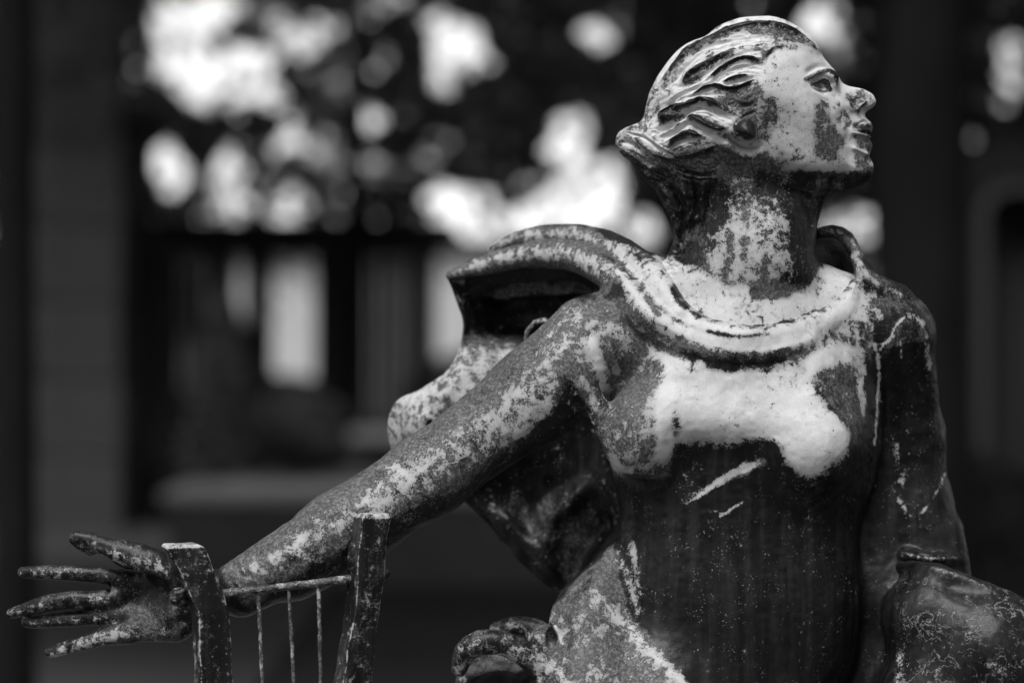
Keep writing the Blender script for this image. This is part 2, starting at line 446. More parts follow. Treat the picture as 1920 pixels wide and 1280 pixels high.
skin = Sculpt(); torso(skin)
NECKLINE = [(1232,470),(1222,520),(1262,574),(1310,604),(1370,620),(1430,624),(1500,611),(1560,578),(1598,538),(1612,490),(1600,440),(1540,420),(1240,420)]
NL = Map(1100, 300, 1760, 760); nls = NL.sd(NECKLINE); NL.a = nls.astype(np.float32)
def neckclip(p, d):
    X, Y = photo(p); v = -NL.get(X, Y)-5; v = np.where(p[..., 1] > 130, np.maximum(v, p[..., 1]-130), v)
    return np.maximum(d, v)
skin.mod(neckclip)
skin.add('uni', head_fn, P(1410, 300, 0), 460, 26)

dress = Sculpt(); torso(dress)
def necklow(p, d):
    X, Y = photo(p); m = np.clip((NL.get(X, Y)+8)/16.0, 0, 1)*(p[..., 1] < 140); return d+m*5
dress.mod(necklow)
# bust
dress.ell(P(1200, 812, -52), (74, 76, 80), 44); dress.ell(P(1512, 830, -60), (90, 90, 90), 60)
dress.cap(P(1235, 770, -62), 54, P(1480, 782, -72), 56, 34)
dress.cap(P(1300, 690, -40), 60, P(1500, 700, -40), 60, 60)
# right arm
D = dress
D.cap(P(1105, 640, 22), 84, P(1010, 735, -10), 86, 40)
D.cap(P(1010, 735, -10), 84, P(800, 893, -50), 72, 30)
D.cap(P(800, 893, -50), 74, P(640, 995, -72), 72, 30); D.cap(P(640, 995, -72), 70, P(452, 1102, -90), 53, 30)
D.cap(P(700, 985, -40), 46, P(560, 1070, -60), 48, 40)
# left arm, hanging back
D.cap(P(1682, 628, 90), 68, P(1702, 820, 140), 66, 40); D.cap(P(1702, 820, 140), 66, P(1722, 960, 130), 64, 30)
D.cap(P(1722, 960, 130), 64, P(1748, 1090, 90), 60, 30)
# hip and lap
D.ell(P(1240, 1440, 20), (190, 180, 290), 50); D.cap(P(1748, 1160, -20), 94, P(1850, 1222, -50), 112, 30); D.cap(P(1850, 1222, -50), 112, P(2040, 1345, -40), 122, 40); D.cap(P(1760, 1330, -30), 128, P(2010, 1470, -30), 170, 50); D.cap(P(1655, 1110, 130), 80, P(1640, 1440, 110), 100, 30)
D.ell(P(1560, 1600, 40), (360, 220, 230), 40)
D.cap(P(1640, 760, 150), 40, P(1650, 1120, 120), 70, 40)                       # cloth between arm and side
# cloth from waist over right hip
D.cap(P(1148, 1060, 30), 34, P(1105, 1170, 0), 60, 34); D.cap(P(1105, 1170, 0), 60, P(1110, 1300, -30), 96, 34)
D.cap(P(1095, 1290, -20), 90, P(1010, 1340, -20), 80, 40)
def htube(S, pts, off, k=12, **kw):
    """a roll laid on the form itself: the depth is found on the surface"""
    out = []
    for X, Y, r in pts: out.append((X, Y, S.hit(X, Y)+off, r))
    S.tube(out, k, **kw)
# armpit cloth
D.tube([(1035, 672, -52, 12), (1075, 706, -60, 16), (1108, 752, -50, 15), (1128, 800, -62, 10)], 34)
# collar: two rolls meeting, coming from the billow on the left
col = [(1190,560,34),(1225,588,32),(1268,614,29),(1322,634,26),(1390,643,25),(1460,638,23),(1520,616,20),(1568,585,17),(1602,545,13)]
htube(D, col, 13, 22)
htube(D, [(1180,590,12),(1222,622,12),(1268,644,11),(1322,658,10),(1390,666,9),(1460,660,8),(1520,636,7)], 5, 12)
htube(D, [(1222,500,22),(1240,545,20),(1276,585,16),(1322,610,12),(1390,626,9),(1460,620,8),(1530,594,7)], 5, 16)
D.ell(P(1185, 520, 130), (56, 44, 44), 30, ry=0.6)
D.tube([(1290,632,-84,16),(1220,592,-58,26),(1180,550,-10,27),(1140,512,50,31),(1090,484,110,31),(1030,476,160,29),(965,484,200,25),(900,500,225,20),(845,517,235,9)], 14)
D.tube([(1276,584,-70,14),(1238,540,-34,24),(1205,500,30,26),(1160,468,100,28),(1100,448,170,27),(1040,443,220,24),(970,450,265,18),(925,468,285,10)], 14)
# hood piece right of the neck
D.tube([(1532,438,70,10),(1560,434,62,12),(1588,446,50,13),(1604,474,30,13),(1616,506,14,14),(1640,532,20,20),(1680,560,60,30)], 16)
D.tube([(1500,452,150,26),(1550,468,150,30),(1590,500,130,34),(1640,560,120,36)], 20)
D.ell(P(1562, 492, 10), (30, 52, 34), 10, sub=True)
# back folds of the cloth behind the neck
D.tube([(1210, 520, 70, 34), (1290, 510, 110, 34), (1400, 500, 130, 36), (1520, 500, 120, 34)], 30)
# lower-left curls of cloth
D.tube([(1146,1040,20,10),(1108,1070,10,13),(1070,1108,0,14),(1045,1150,-10,13),(1036,1190,-14,11),(1030,1212,-16,8)], 10)
D.tube([(1036,1168,-40,6),(1048,1180,-48,7),(1056,1210,-52,6),(1050,1235,-50,8),(1030,1250,-60,10)], 8)
D.tube([(934,1180,70,17),(960,1172,66,17),(1000,1180,55,22),(1040,1215,30,34),(1080,1250,0,40)], 16)
D.ell(P(945, 1190, 28), (12, 22, 12), 6, sub=True)
D.tube([(862,1252,-52,16),(872,1222,-62,21),(900,1204,-66,23),(945,1206,-68,23),(985,1226,-66,24),(1022,1262,-62,26),(1050,1310,-60,30)], 14)
D.tube([(876,1262,10,18),(900,1290,10,40),(960,1330,0,70)], 20)
D.ell(P(960, 1290, 20), (100, 36, 84), 20)
D.ell(P(934, 1284, -62), (56, 46, 50), 8, sub=True)
D.ell(P(1030, 1200, 10), (40, 24, 30), 14); D.ell(P(1034, 1197, -26), (15, 26, 20), 6, sub=True)
# lap drapery rim on the right
D.tube([(1690,1062,20,8),(1735,1064,-46,8),(1790,1078,-70,8),(1850,1106,-84,8),(1920,1154,-90,8),(1990,1215,-90,8)], 34)
# sleeve end of the left arm
D.tube([(1700,1040,60,14),(1740,1046,25,12),(1785,1048,60,12),(1800,1052,110,12)], 10)
D.tube([(1768,1000,95,40),(1788,1080,95,34)], 20)
# small loop of cloth behind the upper arm
D.tube([(984,648,60,4.5),(988,622,60,5),(1002,604,58,5.5),(1022,600,52,5.5),(1036,608,40,5)], 4)
# sleeve hem at the wrist
D.tube([(447,1048,-112,5),(462,1072,-140,5),(466,1106,-140,5),(455,1142,-122,5)], 6)
D.mod(lambda p, d: np.maximum(d, (640-1450)-p[..., 2]))

# --- the cloth behind: a sheet with depth
def patch(rows, th, step=7.0):
    R = [np.array(r, float) for r in rows]; n = 60
    def res(p, n):
        s = spline(p, 2.0); L = np.concatenate([[0], np.cumsum(np.linalg.norm(np.diff(s[:, :2], axis=0), axis=1))])
        t = np.linspace(0, L[-1], n); return np.stack([np.interp(t, L, s[:, i]) for i in range(3)], 1)
    H = np.stack([res(r, n) for r in R]); cols = []
    for j in range(n): cols.append(res(H[:, j], 90))
    G = np.stack(cols, 1)                                   # [90, n, 3] in photo units
    W = np.array([[P(*v) for v in row] for row in G]); return G, W
def sheet(G, W, th, up=3):
    a, b = W.shape[:2]
    def fin(A):
        r = np.linspace(0, A.shape[0]-1, A.shape[0]*up); i = np.minimum(r.astype(int), A.shape[0]-2); t = (r-i)[:, None, None]
        A = A[i]*(1-t)+A[i+1]*t
        r = np.linspace(0, A.shape[1]-1, A.shape[1]*up); i = np.minimum(r.astype(int), A.shape[1]-2); t = (r-i)[None, :, None]
        return A[:, i]*(1-t)+A[:, i+1]*t
    return fin(G), fin(W)

lo = P(360, 1500, 0)*np.array([1, 0, 1])+np.array([0, -330, 0]); lo[1] = -330
t1 = time.time()
VD, QD = dress.mesh((-620, -330, -812), (1120, 400, 240), 2.6)
VS, QS = skin.mesh((150, -150, -30), (700, 160, 620), 1.9)

# ------------------------------------------------------------------ hand
hand = Sculpt(); HD = -88
hand.cap(P(470, 1098, -90), 42, P(385, 1118, HD), 44, 20)
hand.cap(P(385, 1118, HD), 44, P(330, 1130, HD), 46, 20)
# palm: flattened blocks
hand.tube([(340,1100,HD+4,34),(280,1100,HD+6,30),(228,1090,HD+8,24)], 26, flat=0.7)
hand.tube([(340,1150,HD,36),(270,1155,HD,30),(215,1160,HD+2,24)], 26, flat=0.72)
hand.tube([(330,1178,HD-6,24),(260,1184,HD-4,18),(215,1190,HD,15)], 22)
hand.tube([(335,1085,HD-26,28),(280,1052,HD-30,27),(232,1036,HD-24,22)], 24)              # ball of the thumb
hand.tube([(240,1040,HD-24,22),(200,1024,HD-22,17),(168,1012,HD-20,15.5),(146,1006,HD-20,12)], 12)   # thumb
hand.tube([(142,1010,HD-18,11),(150,1020,HD-18,10),(170,1032,HD-18,9)], 10)
hand.tube([(226,1086,HD,18),(190,1078,HD-4,15.5),(130,1074,HD-4,14.5),(80,1072,HD+2,13),(44,1072,HD+10,10.5)], 12)  # index
hand.tube([(220,1118,HD-2,19),(180,1124,HD-8,17),(130,1124,HD-10,16),(80,1132,HD-6,14.5),(40,1144,HD+4,11.5),(22,1149,HD+8,10)], 10)
hand.tube([(220,1152,HD+2,17),(175,1156,HD+2,15.5),(120,1160,HD+4,15),(80,1164,HD+8,13),(50,1166,HD+12,10.5)], 9)
hand.tube([(240,1186,HD-4,20),(200,1192,HD-8,16),(150,1206,HD-10,13.5),(110,1218,HD-8,11.5),(94,1222,HD-6,10)], 10)
hand.ell(P(275, 1120, HD-44), (48, 16, 36), 22, sub=True)
hand.tube([(300,1168,HD-34,5),(262,1120,HD-38,4),(256,1080,HD-36,3.5),(252,1064,HD-36,3)], 12, sub=True)
hand.ell(P(203, 1100, HD-14), (5, 20, 12), 6, sub=True)
VH, QH = hand.mesh((-960, -170, -600), (-480, 20, -340), 1.6)

# ------------------------------------------------------------------ relief, stains and painted shade
RNG = np.random.default_rng(3)
# head
HD_ = Map(1120, 0, 1700, 640); HW = Map(1120, 0, 1700, 640, 0.84); HMd = Map(1120, 0, 1700, 640, 0.75)
# eye
HD_.blob(1549, 152, 18, 14, -13, 0.5); HD_.blob(1556, 168, 10, 8, -5)
HD_.blob(1532, 165, 17, 13, 8.5)
HD_.stroke([(1512,163),(1522,156),(1533,151),(1541,154),(1547,162),(1552,170),(1558,174)], 2.6, 4.2)
HD_.stroke([(1514,165),(1523,159.5),(1533,156),(1539,158.5),(1544,165),(1549.5,172.5)], 2.6, -9.0)
HD_.stroke([(1515,171),(1524,175.5),(1535,178.5),(1546,177.5),(1555,176)], 2.0, 2.6)
HD_.stroke([(1516,169),(1525,172.5),(1535,175),(1545,174)], 1.6, -3.2)
HD_.stroke([(1531,160),(1527,166),(1530,172)], 1.5, -2.4); HD_.stroke([(1540,162),(1542,168),(1538,173)], 1.5, -2.4); HD_.blob(1535, 166, 3, 3, -2.6)
HD_.stroke([(1500,159),(1510,153),(1522,145),(1533,141),(1543,138.5),(1550,143),(1554,153),(1558,163)], 3.6, -6.5)
HD_.stroke([(1500,148),(1515,139),(1530,132),(1544,130),(1556,137),(1565,148)], 6.5, 4.5)
HD_.stroke([(1512,178),(1528,186),(1545,190)], 5, -1.6)
# nose
HD_.stroke([(1596,210),(1603,205),(1609,199),(1617,194),(1624,191)], 2.7, -9)
HD_.stroke([(1586,196),(1588,205),(1594,212)], 3, -3.2); HD_.stroke([(1592,190),(1602,184),(1612,184)], 3, -2.5)
HD_.blob(1601, 196, 8, 7, 3.5); HD_.blob(1628, 183, 11, 9, 2.5)
HD_.stroke([(1606,214),(1612,222),(1618,228)], 3, -2)
# lips
HD_.stroke([(1594,245),(1601,240),(1608,234),(1618,229),(1628,231),(1636,236)], 2.4, 3.0)
HD_.stroke([(1598,249),(1608,246),(1620,246),(1632,250)], 4.0, -5.5)
HD_.stroke([(1592,252),(1601,253),(1612,254),(1624,257),(1634,259)], 2.1, -7.5)
HD_.stroke([(1600,259),(1612,262),(1624,265),(1636,268)], 3.0, 3.4); HD_.blob(1617, 270, 13, 7, 2.0)
HD_.stroke([(1590,279),(1602,283),(1614,288),(1628,293)], 3.6, -4.5)
HD_.blob(1591, 252, 5, 7, -3.5)
HD_.blob(1618, 316, 14, 14, 3.0)
HD_.stroke([(1585,212),(1578,228),(1576,246),(1581,264)], 4.5, -2.0)
HD_.stroke([(1440,322),(1480,330),(1530,334),(1575,337),(1610,338)], 9, 3.0)
HD_.stroke([(1450,346),(1500,352),(1550,357),(1600,350)], 8, -4.0)
# ear
HD_.blob(1384, 251, 20, 17, -26, -0.3); HD_.blob(1396, 262, 12, 10, -12)
HD_.stroke([(1339,270),(1350,267),(1358,268),(1366,277),(1381,287),(1398,291),(1410,287),(1416,283)], 5.2, 16)
HD_.stroke([(1356,252),(1366,243),(1378,234),(1394,225),(1409,218)], 3.2, 4.5)
HD_.stroke([(1340,278),(1362,288),(1384,299),(1404,300)], 6, -5)
# hair: ridges then grooves
ridges = [([(1228,162),(1262,108),(1322,72),(1372,48),(1430,38),(1490,54),(1530,88)], 8, 6), ([(1250,170),(1283,129),(1322,98),(1384,82),(1431,79)], 8, 6),
 ([(1259,176),(1306,157),(1345,132),(1376,114),(1410,112)], 8, 6), ([(1322,176),(1336,160),(1358,146),(1384,137),(1416,140)], 9, 8),
 ([(1345,172),(1369,165),(1394,161),(1408,155)], 3.5, 5), ([(1236,210),(1270,186),(1300,176),(1330,166)], 8, 6), ([(1220,235),(1244,206),(1290,190),(1325,188),(1350,195)], 7, 5),
 ([(1218,257),(1247,247),(1272,226),(1291,214),(1314,213),(1337,224),(1369,238)], 8, 10), ([(1225,270),(1259,256),(1283,240),(1306,250),(1330,259),(1353,262)], 7.5, 9),
 ([(1247,288),(1267,276),(1286,271),(1303,275)], 6, 6), ([(1162,266),(1182,272),(1205,288),(1224,300),(1250,312)], 5, 6), ([(1175,252),(1205,262),(1228,282),(1250,296),(1275,304)], 6, 6),
 ([(1160,284),(1185,300),(1212,322),(1238,334)], 5, 5), ([(1205,340),(1230,352),(1252,382),(1262,420),(1262,462)], 6, 6), ([(1238,340),(1262,372),(1280,410),(1278,450)], 7, 5),
 ([(1290,340),(1300,372),(1300,410),(1290,450)], 8, 6), ([(1328,358),(1320,374),(1322,392),(1330,402)], 4, 5), ([(1262,320),(1300,332),(1340,330)], 7, 4), ([(1340,300),(1352,326),(1346,350)], 6, 4),
 ([(1360,205),(1385,212),(1405,205)], 5, 3)]
grooves = [([(1237,158),(1259,132),(1290,98),(1322,83),(1361,63),(1400,54),(1440,54),(1480,66),(1512,86),(1530,100)], 6, -7), ([(1272,164),(1291,145),(1314,132),(1337,120),(1369,107)], 5, -7),
 ([(1319,161),(1345,138),(1369,124),(1392,120),(1416,129)], 4.5, -7), ([(1345,165),(1369,157),(1394,153)], 2.4, -7), ([(1292,186),(1314,175),(1334,171),(1356,179),(1381,174),(1403,161)], 3, -9),
 ([(1228,218),(1259,207),(1283,204),(1306,196),(1330,204),(1347,214)], 5, -7), ([(1233,228),(1248,222),(1262,224)], 8, -9), ([(1280,226),(1298,230),(1314,241),(1334,250),(1350,250)], 4.5, -9),
 ([(1231,258),(1252,248),(1273,233)], 2.2, -6), ([(1247,275),(1267,262),(1286,256),(1310,264)], 4.5, -7), ([(1190,262),(1215,284),(1240,300)], 3, -5), ([(1222,292),(1260,300),(1310,290),(1335,282)], 7, -6),
 ([(1222,340),(1250,366),(1268,402),(1272,450)], 4, -6), ([(1276,345),(1290,385),(1290,430)], 5, -7), ([(1312,345),(1316,380),(1312,420)], 4, -5), ([(1420,128),(1428,112),(1450,100),(1480,96)], 4, -4),
 ([(1170,284),(1200,306),(1230,322)], 3, -4)]
hmask = Map(1120, 0, 1700, 640)
HAIR = [(1100,-10),(1560,-10),(1545,108),(1512,92),(1472,90),(1442,104),(1426,130),(1416,142),(1411,165),(1406,190),(1408,212),(1394,224),(1376,236),(1352,256),(1336,276),(1346,304),(1338,330),(1334,372),(1326,410),(1304,440),(1292,470),(1262,520),(1100,520)]
hmask.poly(HAIR, 1.0, 5)
# fine strands run parallel to the nearest lock
bd = np.full(HD_.a.shape, 1e9, np.float32); sg = np.zeros_like(bd); gxx, gyy = np.meshgrid(np.arange(580)+1120.0, np.arange(640.0))
for i, (p, w, a) in enumerate(ridges+grooves):
    if w < 3: continue
    d, sde, t = HD_._dist(spline(p, 12), gxx.astype(np.float32), gyy.astype(np.float32)); m = d < bd; bd[m] = d[m]; sg[m] = (d*sde+i*3)[m]
nz = np.stack([gxx.ravel(), gyy.ravel(), 0*gxx.ravel()], 1); n1 = vnoise(nz, 0.05, 1).reshape(bd.shape).astype(np.float32); n2 = vnoise(nz, 0.11, 2).reshape(bd.shape).astype(np.float32)
strand = np.sin(sg*1.3+n1*5)*0.7*(0.5+n2)+np.sin(sg*0.62+n2*4)*0.8
hb = HD_.a.copy(); HD_.a[:] = 0
for p, w, a in ridges: HD_.stroke(p, w*0.85, a*1.15)
for p, w, a in grooves: HD_.stroke(p, w, a*1.35)
for i_, (p, w, a) in enumerate(ridges):
    if w <= 5: continue
    q_ = spline(np.array(p, float), 10); tg = np.gradient(q_, axis=0); tg /= np.linalg.norm(tg, axis=1)[:, None]+1e-6; nm = np.stack([-tg[:, 1], tg[:, 0]], 1)
    for off, am, ww in ((-0.75, -2.6, 1.7), (-0.2, -2.2, 1.4), (0.35, -2.8, 1.6), (0.85, -2.4, 1.8), (1.3, 2.0, 2.0)):
        wob = np.sin(np.arange(len(q_))*0.55+i_*2+off*3)[:, None]*0.16
        a0, a1 = RNG.integers(0, max(1, len(q_)//4)), len(q_)-RNG.integers(0, max(1, len(q_)//4))
        if a1-a0 > 3: HD_.stroke((q_+nm*(off+wob)*w)[a0:a1], ww, am)
hl = HD_.a*np.clip(hmask.a*1.2, 0, 1); rough_hair = (n2*3.2+n1*3)*np.clip((gyy-290)/60, 0, 1)
HD_.a = hb+hl+(strand+rough_hair)*hmask.a*np.clip(1-np.abs(hb)/4, 0, 1)
# stains and painted shade on the head
HW.poly([(1100,0),(1560,0),(1545,108),(1440,104),(1412,150),(1400,225),(1350,300),(1100,300)], 0.62, 6)
HW.a += np.clip(hl*0.10, -0.9, 0.22)+strand*hmask.a*0.10  # ridges coloured paler and grooves darker, following the relief
for poly, v in (([(1395,60),(1440,52),(1490,66),(1520,90),(1505,92),(1470,84),(1420,74)], 0.28), ([(1235,160),(1262,128),(1272,138),(1250,166)], 0.42), ([(1296,140),(1330,126),(1325,136),(1300,160),(1275,170)], 0.25),
                ([(1330,196),(1370,190),(1408,172),(1420,188),(1412,215),(1385,228),(1350,218)], 0.30), ([(1228,214),(1262,204),(1270,226),(1240,236)], 0.22), ([(1405,195),(1440,200),(1435,250),(1420,285),(1405,270),(1395,235)], 0.5),
                ([(1518,205),(1530,198),(1545,215),(1560,250),(1575,268),(1560,300),(1520,300),(1516,250)], 0.36), ([(1582,180),(1615,170),(1645,190),(1625,205),(1600,215),(1585,210)], 0.5),
                ([(1560,195),(1590,215),(1585,250),(1565,240)], 0.62), ([(1595,236),(1640,232),(1640,256),(1600,252)], 0.12), ([(1600,262),(1640,262),(1638,284),(1600,280)], 0.28), ([(1602,292),(1630,294),(1640,320),(1620,325),(1604,315)], 0.42),  # includes the upper lip's shaded underside, painted dark
                ([(1420,320),(1460,328),(1530,330),(1600,328),(1640,316),(1640,420),(1400,420),(1400,320)], -0.05), ([(1430,305),(1465,308),(1460,340),(1430,335)], 0.45)):  # shade under the jaw painted onto the neck
    HW.poly(poly, v, 9)
HW.line([(1500,158),(1510,153),(1522,145),(1533,141),(1543,139),(1551,144),(1555,155),(1558,164)], 3.8, 0.12); HW.line([(1514,166),(1523,160),(1533,156.5),(1539,159),(1544,166),(1550,173)], 3.0, 0.0); HW.blob(1553, 147, 7, 8, -0.45); HW.blob(1533, 167, 12, 7, -0.32)  # lid creases and eye corner darkened as painted shade
HW.poly([(1150,285),(1215,292),(1240,300),(1256,288),(1300,282),(1334,276),(1350,275),(1364,285),(1380,295),(1398,300),(1424,292),(1436,306),(1444,330),(1560,372),(1560,560),(1100,560),(1100,285)], 0.04, 9)
HW.line([(1165,262),(1195,280),(1225,305)], 8, 0.6, 0.8); HW.line([(1215,310),(1250,390),(1258,460)], 12, 0.2, 0.7)
HW.line([(1342,272),(1366,277),(1381,288),(1400,291),(1414,284)], 7, 0.95); HW.blob(1386, 250, 19, 16, -1.2); HW.poly([(1400,190),(1432,190),(1446,230),(1430,280),(1415,275),(1405,240)], 0.44, 10)  # ear hollow's shade painted in beside the pale lobe
HW.poly([(1372,360),(1395,350),(1420,370),(1470,400),(1500,430),(1510,480),(1495,520),(1440,540),(1340,540),(1312,500),(1330,440)], 0.60, 34); HW.poly([(1480,380),(1545,390),(1530,500),(1500,540),(1470,470)], 0.2, 20); HW.poly([(1360,340),(1400,335),(1410,380),(1370,400)], 0.45, 12)
HW.poly([(1360,540),(1300,500),(1250,480),(1180,480),(1180,660),(1640,660),(1640,470),(1530,500),(1500,545),(1440,530)], 0.78, 10)
HW.poly([(1465,380),(1540,360),(1545,480),(1510,530),(1492,500)], 0.12, 10); HW.poly([(1395,535),(1440,528),(1500,530),(1470,560),(1400,562)], 0.1, 7)  # dark patina with painted chin shadow at right; painted overhang shadow at neck base
HW.line([(1358,440),(1362,480),(1352,525)], 7, 0.2, 0.9); HW.line([(1388,450),(1385,490)], 6, 0.15, 0.8); HW.line([(1420,480),(1424,520)], 5, 0.2, 0.8)
HMd.poly([(1420,325),(1640,325),(1640,420),(1530,560),(1440,520),(1420,400),(1350,340),(1290,320),(1160,300),(1200,520),(1310,520)], 0.34, 14)  # grey level of the painted shade under the jaw
HMd.poly([(1510,200),(1540,200),(1570,300),(1510,300)], 0.85, 8); HMd.blob(1384, 250, 22, 20, -0.8); HMd.blob(1618, 243, 22, 10, -0.7); HMd.blob(1552,148,10,12,-0.6)  # ear hollow, upper lip and eye corner deepened as painted shade
HMd.a += np.clip(hl*0.09, -0.8, 0)
for x_, y_, r_, v_ in ((1475,250,40,-.12),(1450,200,30,-.1),(1500,120,30,.1),(1560,310,30,-.15),(1500,300,34,-.14),(1600,330,20,-.2),(1440,290,20,-.2),(1570,260,16,-.25)): HW.blob(x_, y_, r_, r_, v_)

def displace(V, Q, mp, both=False, noise=0.8, yc=0.0):
    N = normals(V, Q)
    X, Y = (V[:, 0]+960, 640-V[:, 2]) if both else photo(V)
    f = np.clip((np.abs(N[:, 1]) if both else -N[:, 1])*1.8+0.1, 0, 1)
    a = mp.get(X, Y)*f+noise*(vnoise(V, 0.045, 5)+0.5*vnoise(V, 0.11, 6))
    V = V+N*a[:, None]; return V, normals(V, Q), X, Y

def part(name, V, Q, N, faces, attrs, parent=statue, tag=None):
    u, q = split(V, Q, faces)
    o = mesh_object(name, toM(V[u])-BASE, q, PATINA, parent, attrs={k: v[u] for k, v in attrs.items()})
    if len(o.data.vertices) == len(u): o.data.normals_split_custom_set_from_vertices(N[u].astype(np.float32))
    if tag: o['label'] = tag
    return o

V, N, X, Y = displace(VS, QS, HD_, both=True, noise=0.5)
w = HW.get(X, Y); md = HMd.get(X, Y)
out = (X > 1690) | (X < 1125)
fc = V[QS].mean(1); ish = hmask.get(fc[:, 0]+960, 640-fc[:, 2]) > 0.5
at = {'wear_shade': w, 'mid': md, 'lace': np.zeros(len(V))}
part('body', V, QS, N, ~ish, at); part('hair', V, QS, N, ish, at)

# dress
DD = Map(380, 380, 2100, 1480); DW = Map(380, 380, 2100, 1480, -0.04); DM = Map(380, 380, 2100, 1480, -0.02); DL = Map(380, 380, 2100, 1480, 0.0)
S_ = DD.stroke
# folds radiating from the shoulder and armpit
S_([(1040,675),(1080,712),(1112,768),(1124,830)], 8, 6); S_([(1062,672),(1100,700),(1128,742),(1136,800)], 12, -8); S_([(1150,600),(1165,650),(1150,710)], 14, 4)
S_([(990,640),(1010,680),(1022,720),(1010,770)], 8, -3); S_([(1000,600),(1040,640),(1060,668)], 6, 3)
# breast ledge and waist folds
S_([(1262,822),(1300,832),(1360,836),(1410,832),(1448,820)], 9, 6); S_([(1260,838),(1300,852),(1360,856),(1420,850),(1455,836)], 9, -6)
S_([(1262,950),(1330,915),(1370,893),(1440,858)], 8, 10); S_([(1290,956),(1345,930),(1385,908),(1450,878)], 8, -9); S_([(1180,930),(1260,900),(1330,862)], 12, 4); S_([(1440,930),(1400,1010),(1350,1080)], 10, 5); S_([(1462,930),(1424,1015),(1380,1090)], 9, -5); S_([(1560,900),(1520,960),(1500,1060)], 9, 6); S_([(1580,900),(1545,970),(1520,1070)], 9, -5); S_([(1160,960),(1200,1060),(1220,1180)], 10, 5); S_([(1180,950),(1222,1050),(1244,1180)], 9, -5)
S_([(1348,972),(1370,958),(1395,938)], 4, 4.5); S_([(1355,980),(1378,966),(1402,946)], 5, -4); S_([(1430,892),(1440,930),(1436,1000)], 9, -3); S_([(1400,960),(1440,900),(1470,860)], 8, 3)
S_([(1140,900),(1175,930),(1230,945)], 12, -4); S_([(1230,900),(1250,1000),(1262,1120),(1290,1240)], 7, 3.5); S_([(1246,900),(1266,1000),(1280,1120),(1306,1240)], 7, -3.5); S_([(1470,920),(1480,1020),(1470,1140),(1450,1260)], 8, 3); S_([(1540,920),(1530,1020),(1510,1140),(1490,1260)], 8, 3.5); S_([(1180,1180),(1230,1200),(1300,1240),(1380,1280)], 12, 4); S_([(1150,860),(1180,905),(1220,930)], 8, 3); S_([(1138,960),(1150,1060),(1180,1160)], 9, 4); S_([(1600,760),(1590,860),(1560,960),(1540,1060)], 12, 3)
S_([(1622,640),(1632,760),(1618,880),(1606,1000),(1596,1120)], 7, -7); S_([(1640,650),(1650,760),(1640,880)], 6, 4)
for i in range(26):
    x = 1170+i*16+RNG.uniform(-8, 8); y = RNG.uniform(900, 1000); S_([(x, y), (x+RNG.uniform(-12, 12), y+120), (x+RNG.uniform(-16, 16), y+270)], RNG.uniform(4, 10), RNG.uniform(-2.2, 2.2))
for i in range(9):
    x = 1662+i*12; y = RNG.uniform(620, 760); S_([(x, y), (x+14, y+120), (x+24, y+300)], 6, RNG.uniform(-2, 2))
S_([(1700,590),(1672,640),(1655,700),(1650,800)], 5, 4); S_([(1745,640),(1700,600),(1660,620)], 5, 2); S_([(1672,910),(1690,945),(1712,975)], 4, 4); S_([(1718,972),(1745,940),(1772,890)], 4, 4); S_([(1680,1030),(1740,1044),(1798,1042)], 5, 5); S_([(1680,1050),(1740,1060),(1790,1062)], 6, -6)
# shoulder seams, collar folds
S_([(1620,520),(1600,580),(1560,620)], 5, -4); S_([(1606,500),(1590,560),(1550,596)], 4, 3); S_([(1632,545),(1622,600),(1640,650)], 5, 4); S_([(1215,590),(1260,622),(1330,650),(1400,662),(1470,656),(1530,634)], 5, -5)
S_([(1120,500),(1170,540),(1220,592),(1270,630)], 4, -3); S_([(1140,470),(1190,520),(1240,575),(1300,612)], 4, -3); S_([(1040,470),(1100,476),(1150,505)], 4, 2); S_([(1090,462),(1150,490),(1205,548),(1262,596),(1330,622),(1400,632)], 5, -6); S_([(1060,488),(1120,505),(1170,552),(1222,600),(1290,640)], 4, -3.5); S_([(1252,530),(1272,566),(1310,594),(1360,608)], 4, -4)
# sleeve wrinkles along the lower arm
for p, w_, a in (([(720,870),(770,890),(812,930)], 10, 6), ([(745,860),(790,905),(800,950)], 7, -6), ([(690,890),(640,940),(560,985)], 10, 4), ([(840,820),(800,870),(760,900)], 8, 3), ([(900,770),(880,850),(850,910)], 10, -3),
    ([(600,960),(540,1030),(470,1060)], 9, 3), ([(700,960),(620,1010),(520,1060)], 8, -3), ([(560,1000),(580,1030),(560,1060)], 6, 3.5), ([(960,720),(985,770),(960,830)], 10, 3), ([(800,950),(840,930),(900,860)], 12, 4),
    ([(440,1062),(456,1090),(472,1114)], 4, 5), ([(430,1070),(446,1100),(458,1124)], 4, -6), ([(720,900),(700,930),(660,950)], 6, 4), ([(735,915),(760,930),(770,950)], 5, -4)): S_(p, w_, a)
for i in range(40):
    t = RNG.uniform(0, 1); x = 1000-560*t+RNG.uniform(-20, 20); y = 700+370*t+RNG.uniform(-30, 60); S_([(x, y), (x-18, y+RNG.uniform(0, 24)), (x-40, y+22+RNG.uniform(-8, 14))], RNG.uniform(3, 6), RNG.uniform(-2.2, 2.6))
# skirt
S_([(1700,1090),(1780,1140),(1860,1230),(1900,1300)], 12, 6); S_([(1720,1130),(1760,1200),(1790,1290)], 12, -6); S_([(1800,1110),(1880,1170),(1940,1240)], 9, -5)
S_([(1122,1125),(1170,1170),(1210,1215),(1290,1290),(1340,1340)], 9, 5); S_([(1050,1140),(1072,1180),(1062,1230)], 6, -5); S_([(1120,1060),(1085,1110),(1062,1170)], 6, -5); S_([(1120,1180),(1130,1240),(1120,1320)], 12, 4)
S_([(1700,1150),(1690,1220),(1680,1300)], 8, 3); S_([(1740,1090),(1820,1130),(1900,1200)], 8, -3)
